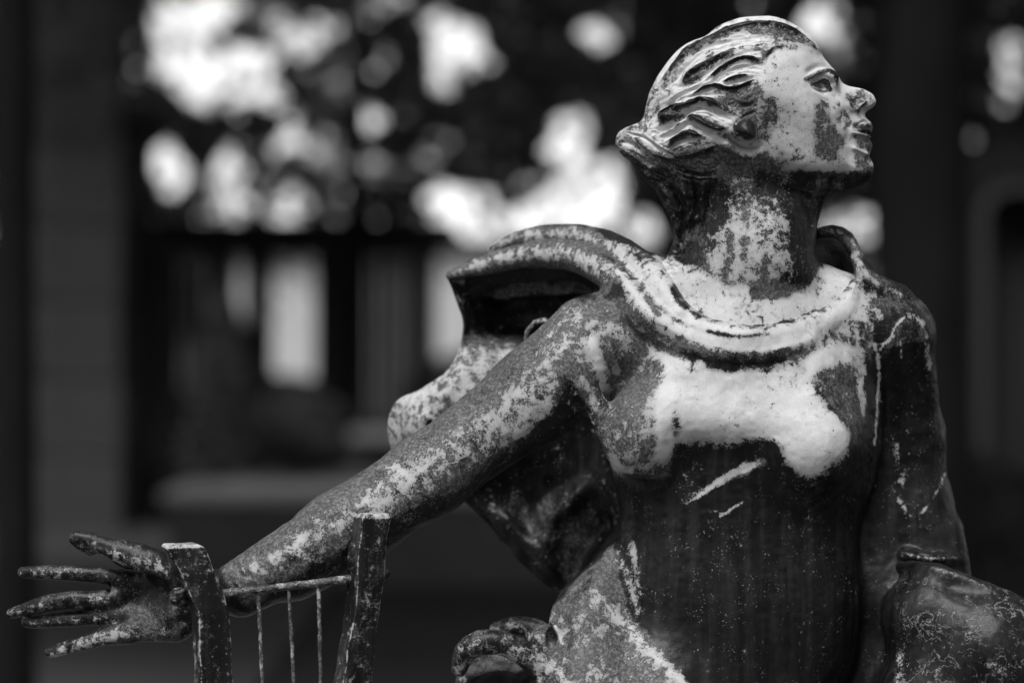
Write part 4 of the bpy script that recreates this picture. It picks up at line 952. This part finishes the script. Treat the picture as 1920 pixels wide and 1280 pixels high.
# pale building beyond
D = 48.0; L = at(180, 640, D); R = at(1700, 640, D); zt = at(0, 452, D)[2]
bl = empty('pale_building', ((L[0]+R[0])/2, L[1]+4, 0), 'long pale rendered building glimpsed beyond the dark trees', 'building')
bw_ = R[0]-L[0]
box('wall', (0, 0, zt/2), (bw_, 8, zt), RENDER_W, bl)
v = [(-bw_/2-.4, -4.4, zt+.02), (bw_/2+.4, -4.4, zt+.02), (bw_/2+.4, 4.4, zt+.02), (-bw_/2-.4, 4.4, zt+.02), (-bw_/2-.4, 0, zt+0.25), (bw_/2+.4, 0, zt+0.25)]
mesh_object('roof', np.array(v), [(0, 1, 5, 4), (2, 3, 4, 5), (0, 4, 3), (1, 2, 5), (3, 2, 1, 0)], ROOF, bl, smooth=False)
wf = None
for i in range(7):
    x = -bw_/2+1.6+i*(bw_-3.2)/6
    for zz in ((2.35,) if i not in (1, 2) else ()):
        if wf is None:
            wf = box('window', (x, -4.03, zz), (0.95, 0.08, 1.35), FRAME_W, bl, 0.01); gp = box('pane', (0, -0.045, 0), (0.80, 0.02, 1.20), GLASS, wf); mu = box('mullion', (0, -0.06, 0), (0.05, 0.03, 1.2), FRAME_W, wf)
        else:
            q = like(wf, (x, -4.03, zz)); a_ = gp.copy(); COL.objects.link(a_); a_.parent = q; b_ = mu.copy(); COL.objects.link(b_); b_.parent = q

# dark building with a pale framed doorway at the right edge
D = 19.0; c = at(1900, 640, D)
dw = empty('dark_wall_building', (c[0]+1.2, c[1]+1.6, 0), 'dark building at right with a pale trimmed arched doorway', 'building')
xl = at(1690, 0, D)[0]-dw.location.x; x0 = at(1826, 0, D)[0]-dw.location.x; x1 = at(1896, 0, D)[0]-dw.location.x+0.35
za, zw = 2.58, 3.12
box('wall', ((xl+x0)/2-0.001, -1.5, zw/2), (x0-xl, 0.3, zw), STONE_K, dw); box('wall', ((x1+4.2)/2, -1.5, zw/2), (4.2-x1, 0.3, zw), STONE_K, dw); box('lintel', ((x0+x1)/2, -1.5, (za+0.2+zw)/2), (x1-x0, 0.3, zw-0.2-za), STONE_K, dw)
box('door', ((x0+x1)/2, -1.42, (za+0.2)/2), (x1-x0, 0.05, za+0.18), TIMBER, dw)
wt = 0.085
def arch(name, r0, r1, cx, cz, y, dep):
    n = 20; V, Fs = [], []
    for i in range(n+1):
        a = math.pi*i/n
        for r in (r0, r1):
            for yy in (y, y-dep): V.append((cx+r*math.cos(a), yy, cz+r*math.sin(a)*0.8))
    for i in range(n):
        b = i*4; Fs += [(b, b+2, b+6, b+4), (b+1, b+5, b+7, b+3), (b+2, b+3, b+7, b+6), (b, b+4, b+5, b+1)]
    return mesh_object(name, np.array(V), Fs, FRAME_W2, dw, smooth=False)
FRAME_W2 = plain('grey_trim', 0.04, 0.85, 6, 0.25)
j = box('jamb', (x0+wt/2, -1.70, za/2), (wt, 0.1, za), FRAME_W2, dw, 0.006); like(j, (x1-wt/2, -1.70, za/2))
arch('arch', (x1-x0)/2-wt, (x1-x0)/2, (x0+x1)/2, za+0.002, -1.65, 0.1)

# stone basin in the middle distance
bs = empty('stone_basin', (at(760, 0, 18)[0], at(0, 0, 18)[1], 0), 'low wide stone trough planted with dark shrubs', 'planter')
wL = at(325, 0, 16)[0]-bs.location.x
box('front_wall', ((wL+2.6)/2, -2.0, 0.27), (2.6-wL, 0.5, 0.54), STONE_D, bs, 0.02); box('coping', ((wL+2.6)/2, -1.75, 0.585), (2.6-wL+0.1, 1.05, 0.085), STONE_B, bs, 0.02)
box('back_wall', ((wL+2.6)/2, 1.9, 0.27), (2.6-wL, 0.4, 0.54), STONE_D, bs, 0.02); box('side_wall', (wL+0.2, -0.06, 0.27), (0.4, 3.4, 0.54), STONE_D, bs, 0.02); box('side_wall', (2.4, -0.06, 0.27), (0.4, 3.4, 0.54), STONE_D, bs, 0.02)
box('soil', ((wL+2.6)/2, 0.3, 0.44), (2.6-wL-0.8, 2.6, 0.12), SOIL, bs)
bn = empty('stone_bench', (at(745, 0, 20)[0], at(0, 0, 20)[1]+1.4, 0), 'pale stone block seat at the end of the trough', 'bench')
box('seat', (0, 0, 0.77), (1.3, 0.6, 0.12), STONE_B, bn, 0.02); box('support', (-0.45, 0, 0.355), (0.18, 0.5, 0.705), STONE_D, bn, 0.01); box('support', (0.45, 0, 0.355), (0.18, 0.5, 0.705), STONE_D, bn, 0.01)

# ---- vegetation
def leaves(name, C, size, parent, seed=0):
    r = np.random.default_rng(seed); n = len(C)
    a = r.normal(size=(n, 3)); a /= np.linalg.norm(a, axis=1)[:, None]; b = r.normal(size=(n, 3)); b -= a*(a*b).sum(1)[:, None]; b /= np.linalg.norm(b, axis=1)[:, None]; c = np.cross(a, b)
    s = size*r.uniform(0.65, 1.35, (n, 1)); w = 0.36
    V = np.stack([C-a*s*0.5, C+b*s*w*0.5-c*s*0.05, C+a*s*0.5+c*s*0.06, C-b*s*w*0.5-c*s*0.05, C+c*s*0.07], 1)
    i = np.arange(n)[:, None]*5
    T = np.concatenate([i+np.array([[0, 1, 4]]), i+np.array([[1, 2, 4]]), i+np.array([[2, 3, 4]]), i+np.array([[3, 0, 4]])])
    return mesh_object(name, V.reshape(-1, 3), T, LEAF, parent, smooth=False, attrs={'tone': np.repeat(r.uniform(0, 1, n), 5)})
def limb(pts, n=10, wob=0.02, seed=1):
    r = spline(pts, 0.12) if len(pts) > 2 else np.linspace(pts[0], pts[1], 10); C = r[:, :3]; T = np.gradient(C, axis=0); T /= np.linalg.norm(T, axis=1)[:, None]+1e-9
    up = np.array([0.3, 0.9, 0.1]); A = np.cross(T, up); A /= np.linalg.norm(A, axis=1)[:, None]; B = np.cross(T, A); th = np.arange(n)/n*2*np.pi; m_ = len(r)
    V = (C[:, None]+(A[:, None]*np.cos(th)[None, :, None]+B[:, None]*np.sin(th)[None, :, None])*r[:, 3][:, None, None]).reshape(-1, 3)
    V = V+np.stack([vnoise(V, 3, seed), vnoise(V, 3, seed+1), 0*V[:, 0]], 1)*wob
    i, j = np.meshgrid(np.arange(m_-1), np.arange(n), indexing='ij'); i, j = i.ravel(), j.ravel(); jn = (j+1) % n
    return V, np.stack([i*n+j, i*n+jn, (i+1)*n+jn, (i+1)*n+j], 1)
def join(parts):
    V, Q, o = [], [], 0
    for v, q in parts: V.append(v); Q.append(q+o); o += len(v)
    return np.concatenate(V), np.concatenate(Q)

# openings in the canopy: photo column, row, half-width, half-height, openness
GAPS = [(350,40,70,60,1),(330,100,50,50,1),(395,120,60,60,1),(365,170,35,45,1),(392,200,20,22,1),(470,150,50,45,1),(450,195,24,26,1),(500,110,40,30,.9),(545,70,45,30,.8),(600,55,34,20,.9),(575,95,30,14,.8),(500,30,40,25,.6),(430,10,40,30,1),
 (255,90,22,30,.4),(262,130,26,30,.55),(235,165,18,22,.5),(535,262,30,28,.75),(552,215,18,24,.6),(515,175,16,20,.6),(310,290,26,30,.95),(330,340,34,30,1),(240,325,20,34,.5),(228,375,14,22,.45),(435,300,26,40,.85),(430,360,50,36,.85),(490,310,20,40,.35),(420,415,60,22,.45),(555,390,24,34,.55),(505,380,24,24,.25),
 (672,222,26,36,1.2),(640,165,22,22,.3),(655,290,30,16,.28),(705,225,12,16,.25),(640,432,24,24,.4),(720,440,20,18,.2),(740,320,26,14,.08),
 (825,60,38,34,.95),(870,80,44,40,1),(905,115,26,26,1),(835,110,34,34,1),(838,150,22,20,.95),(940,30,28,20,.3),(895,195,26,20,.4),(845,252,32,22,.4),(890,250,26,18,.4),(800,300,26,26,.4),(935,262,26,24,.45),(955,300,20,20,.35),(700,15,30,14,.7),(740,0,24,12,.6),
 (1080,225,38,26,1),(1060,265,44,34,1),(1036,292,36,26,1),(1100,330,60,34,1.1),(1090,380,76,44,1.2),(1150,330,24,38,.9),(1000,345,26,14,.9),(850,375,66,26,1),(905,365,30,26,1),(850,425,60,36,.9),(1010,420,120,34,.9),(1200,445,60,40,.75),
 (1118,66,36,28,1.1),(1150,50,18,20,.6),(1200,70,20,24,.08),(1432,2,28,14,1),(1530,36,44,34,1.1),(1560,80,40,30,.7),(1590,110,30,34,.5),(1600,60,24,30,.3),(1575,150,22,18,.4),(1620,20,20,18,.35),
 (1838,268,22,28,.4),(1895,150,28,50,.9),(1905,100,24,30,.7),(1880,60,20,22,.25),(1885,195,26,20,.5),(1590,430,60,44,.7),(230,560,16,34,.6),(232,470,18,30,.25),(1000,180,22,18,.1),(1050,150,26,16,.08),(600,160,14,14,.2),(450,95,20,22,1)]
rg = random.Random(5)
for _ in range(60):
    x_, y_ = rg.uniform(225, 1240), rg.uniform(-30, 430)
    if rg.random() < 0.18: x_, y_ = rg.uniform(1450, 1640), rg.uniform(-20, 180)
    GAPS.append((x_, y_, rg.uniform(9, 20), rg.uniform(10, 22), rg.choice([.15, .25, .4, .6])))
GA = np.array(GAPS)
def through(C):
    """chance that a leaf at these points would close an opening"""
    u = np.stack([C[:, 0], C[:, 1], C[:, 2]-CAMH], 1)/U; X, Y = photo(u); p = np.zeros(len(C)); q_ = np.stack([X, Y, 0*X], 1); X = X+vnoise(q_, 0.035, 3)*17+vnoise(q_, 0.09, 5)*11; Y = Y+vnoise(q_, 0.035, 4)*17+vnoise(q_, 0.09, 6)*11
    for gx_, gy_, rx, ry, o in GA:
        e = ((X-gx_)/(rx*1.02))**2+((Y-gy_)/(ry*1.02))**2; p = np.maximum(p, np.where(e < 1, min(o, 1)*1.0, 0))
    p = np.where(vnoise(q_, 0.055, 12) > 0.42, p*0.25, p)
    return np.where(p > 0.97, 0.995, np.clip(1+np.log(np.maximum(p, 0.02))/3.6, 0, 1))*(p > 0)
def tree(X, D, trunk_r, crown, n, label, seed, size=0.11, lean=0.0, fork=2.6, name='tree'):
    r = np.random.default_rng(seed); b = at(X, 0, D); t = empty(name, (b[0], b[1], 0), label, 'tree', 'trees behind the statue')
    base = np.array([b[0], b[1], 0.0]); parts = []
    parts.append(limb([(0, 0, -0.1, trunk_r*1.35), (0.02, 0, 0.4, trunk_r*1.05), (lean*0.4, 0.05, fork*0.6, trunk_r*0.95), (lean, 0, fork, trunk_r*0.85), (lean*1.3, 0.1, fork+1.6, trunk_r*0.6), (lean*1.5, 0, fork+3.4, trunk_r*0.25)], 16, trunk_r*0.16, seed))
    C = []
    for cx, cy, cz, rx, ry, rz in crown:
        k = max(5, int(rx*ry*rz*3))
        cl = r.normal(size=(k, 3)); cl /= np.linalg.norm(cl, axis=1)[:, None]; cl = np.array([cx, cy, cz])+cl*np.array([rx, ry, rz])*r.uniform(0.35, 1, (k, 1))**0.5
        for q in cl[:: max(1, k//7)]:
            tt_ = np.linspace(0.1, 1, 8)[:, None]
            if through(base+np.array([lean, 0, fork+.4])*(1-tt_)+q*tt_+np.array([0, 0, 0.2])*(1-tt_)).max() > 0: continue
            m0 = np.array([lean*1.1, 0, fork+r.uniform(-.3, 1.2)]); md_ = (m0+q)/2+np.array([0, 0, 0.25])
            parts.append(limb([(*m0, trunk_r*0.42), (*md_, trunk_r*0.24), (*q, trunk_r*0.06)], 7, 0.01, seed+3))
        per = int(n*(rx*ry*rz)/sum(a[3]*a[4]*a[5] for a in crown)/k)+1
        for q in cl: C.append(q+r.normal(size=(per, 3))*np.array([rx, ry, rz])*0.26)
    C = np.concatenate(C)+base; C = C[C[:, 2] > 0.3]
    pr = through(C); C = C[r.uniform(size=len(C)) >= pr]
    V_, Q_ = join(parts); mesh_object('trunk', V_, Q_, BARK, t); leaves('crown', C-base, size, t, seed)
    return t
tree(14, 9.0, 0.085, [(0.9,1.5,4.6,2.2,1.6,1.3),(2.6,2.0,3.9,1.6,1.5,1.0)], 26000, 'slender dark trunk at far left in front of the stone pillar', 1, 0.11, 0.03, 3.3)
tree(1728, 9.5, 0.185, [(-0.6,1.6,4.3,2.0,1.6,1.3),(1.4,1.0,4.4,2.0,1.6,1.3),(0.2,2.2,3.1,0.9,1.0,0.9)], 32000, 'thick dark trunk right of the raised face', 2, 0.11, 0.02, 3.4)
tree(640, 21.5, 0.12, [(0,0,4.2,2.6,1.8,1.3),(-1.7,0.4,3.7,1.6,1.5,1.0),(2.1,0,4.0,1.8,1.5,1.2),(0.2,0,2.95,2.0,1.2,0.55)], 60000, 'broad leafy tree over the dark timber shelter', 3, 0.13, 0.1)
tree(1240, 23.0, 0.15, [(0,0,4.4,2.8,1.8,1.4),(1.8,0.4,4.0,1.8,1.5,1.3),(-1.4,0,4.2,1.6,1.5,1.0),(-1.6,0,3.15,1.4,1.2,0.6),(0.9,0,3.1,1.4,1.2,0.6)], 60000, 'leafy tree directly behind the head, gaps bright with sky', 4, 0.13, 0.1)
tree(1960, 24.0, 0.16, [(0,0,4.0,2.4,2.0,2.0),(-1.4,0,3.0,1.2,1.4,1.4)], 30000, 'dense tree at the right edge beside the dark building', 5, 0.13, -0.1)
tree(250, 26.0, 0.14, [(0,0,4.4,2.6,1.6,1.3),(1.4,0,3.6,1.5,1.4,0.9),(-2.5,0,4.0,2.0,1.6,1.8),(1.2,0,3.2,1.6,1.2,0.6)], 36000, 'tree above the top of the stone pillar', 6, 0.13, 0.1)

# the high crowns and the trees round the camera: unseen, added to block light
def shade_tree(X, y, label, seed, crown, n=15000, tr=0.2, size=0.24):
    r = np.random.default_rng(seed); t = empty('tree', (X, y, 0), label, 'tree', 'unseen trees added for shade')
    V_, Q_ = limb([(0, 0, -0.1, tr*1.3), (0.02, 0, 1.5, tr), (0.1, 0.1, 4, tr*0.8), (0, 0, 7.5, tr*0.3)], 12, 0.02, seed); mesh_object('trunk', V_, Q_, BARK, t)
    C = []
    for cx, cy, cz, rx, ry, rz in crown:
        k = r.normal(size=(60, 3)); k /= np.linalg.norm(k, axis=1)[:, None]; k = np.array([cx, cy, cz])+k*np.array([rx, ry, rz])*r.uniform(0.2, 1, (60, 1))
        for q in k: C.append(q+r.normal(size=(n//60//len(crown), 3))*np.array([rx, ry, rz])*0.2)
    C = np.concatenate(C)+np.array([X, y, 0]); C = C[(C[:, 2] > 0.2) & ((C[:, 1] < -3) | (C[:, 2] > CAMH+0.16*(C[:, 1]+F*U)+0.35) | (np.abs(C[:, 0]) > 0.26*(C[:, 1]+3)+1.2))]
    leaves('crown', C-np.array([X, y, 0]), size, t, seed)
shade_tree(-5.5, 9.0, 'unseen tree added left of the court, crown shading the background', 41, [(2.5, 0, 6.6, 3.6, 3.2, 0.9), (0, 0, 4.5, 2.5, 3, 2.5)])
shade_tree(6.0, 8.5, 'unseen tree added right of the court, crown shading the background', 42, [(-2.5, 0, 6.4, 3.8, 3.2, 0.9), (0, 0, 4.0, 2.2, 3, 3.0)])
shade_tree(-6.0, 17.0, 'unseen tree added beside the timber shelter, crown shading the background', 43, [(3, 0, 7.6, 4.2, 4, 0.9), (0, 0, 5, 2, 3, 2.5)])
shade_tree(6.5, 17.5, 'unseen tree added above the arched doorway, crown shading the background', 44, [(-3, 0, 7.6, 4.2, 4, 0.9), (0, 0, 4, 1.6, 3, 3.0)])
shade_tree(-4.5, -11, 'unseen tree added behind the viewer, left, to block low sky light', 45, [(0, 0, 4.0, 4.5, 2, 3.4)], 16000)
shade_tree(4.5, -11.5, 'unseen tree added behind the viewer, right, to block low sky light', 46, [(0, 0, 4.0, 4.5, 2, 3.6)], 16000)
shade_tree(8.5, -1.5, 'unseen tree added on the right to block low sky light', 47, [(0, 0, 3.6, 2, 4.5, 3.4)], 14000)

def shrub(X, D, z0, rx, h, n, label, seed, cone=False, size=0.05, group=None):
    r = np.random.default_rng(seed); b = at(X, 0, D); t = empty('shrub', (b[0], b[1], z0), label, 'shrub', group)
    k = r.uniform(0, 1, n)**(0.8); a = r.uniform(0, 2*np.pi, n); rr = r.uniform(0.4, 1, n)**0.5
    prof = (1-k)**0.6 if cone else np.sqrt(np.clip(1-(2*k-0.8)**2*0.7, 0.05, 1)); lump = 1+0.18*np.sin(a*3+seed)+0.12*np.sin(k*9+a*2)
    C = np.stack([rx*prof*rr*np.cos(a)*lump, rx*prof*rr*np.sin(a)*lump, 0.12+k*h], 1)
    leaves('foliage', C, size, t, seed); V_, Q_ = limb([(0, 0, -0.05, 0.03), (0.01, 0, h*0.5, 0.022), (0, 0.01, h*0.9, 0.008)], 8, 0.004, seed); mesh_object('stem', V_, Q_, BARK, t)
shrub(425, 17.6, 0.49, 0.30, 1.38, 12000, 'dark conical evergreen standing in the stone trough', 11, True, 0.055)
shrub(560, 18.2, 0.49, 0.40, 0.62, 7000, 'low rounded shrub beside the dark conical evergreen', 12, False, 0.06)
shrub(300, 21.2, 0.0, 0.42, 0.95, 7000, 'bushy shrub between stone pillar and timber shelter', 13, False, 0.07)
for i, (X, D_, rx, h, lb) in enumerate(((900, 27, 1.1, 1.35, 'dark hedge bush right of the timber shelter'), (1180, 28, 1.2, 1.3, 'dark hedge bush behind the statue shoulder'), (1500, 27, 1.2, 1.35, 'dark hedge bush behind the statue chest'), (520, 29, 1.2, 1.05, 'dark bush seen through the open shelter bay'), (-150, 24, 1.4, 2.6, 'tall bush left of the stone pillar'), (1820, 14, 0.5, 0.8, 'low bush below the arched doorway'))):
    shrub(X, D_, 0.0, rx, h, 9000, lb, 20+i, False, 0.12, 'hedge bushes in the background')
# the far wood that closes the horizon
r = np.random.default_rng(77); n = 26000; C = np.stack([r.uniform(-75, 75, n), r.uniform(58, 70, n), r.uniform(0, 1, n)], 1)
hh = np.where(np.abs(C[:, 0]) < 17, 3.3, np.minimum(3.3+(np.abs(C[:, 0])-17)*0.8, 10))*(0.9+0.12*np.sin(C[:, 0]*0.7)+0.08*np.sin(C[:, 0]*1.9)); C[:, 2] *= hh
wd_ = leaves('far_wood', C, 0.9, None, 77); wd_['kind'] = 'stuff'; wd_['label'] = 'dark mass of far woodland beyond the pale building'; wd_['category'] = 'woodland'
print('place done', round(time.time()-T0, 1))
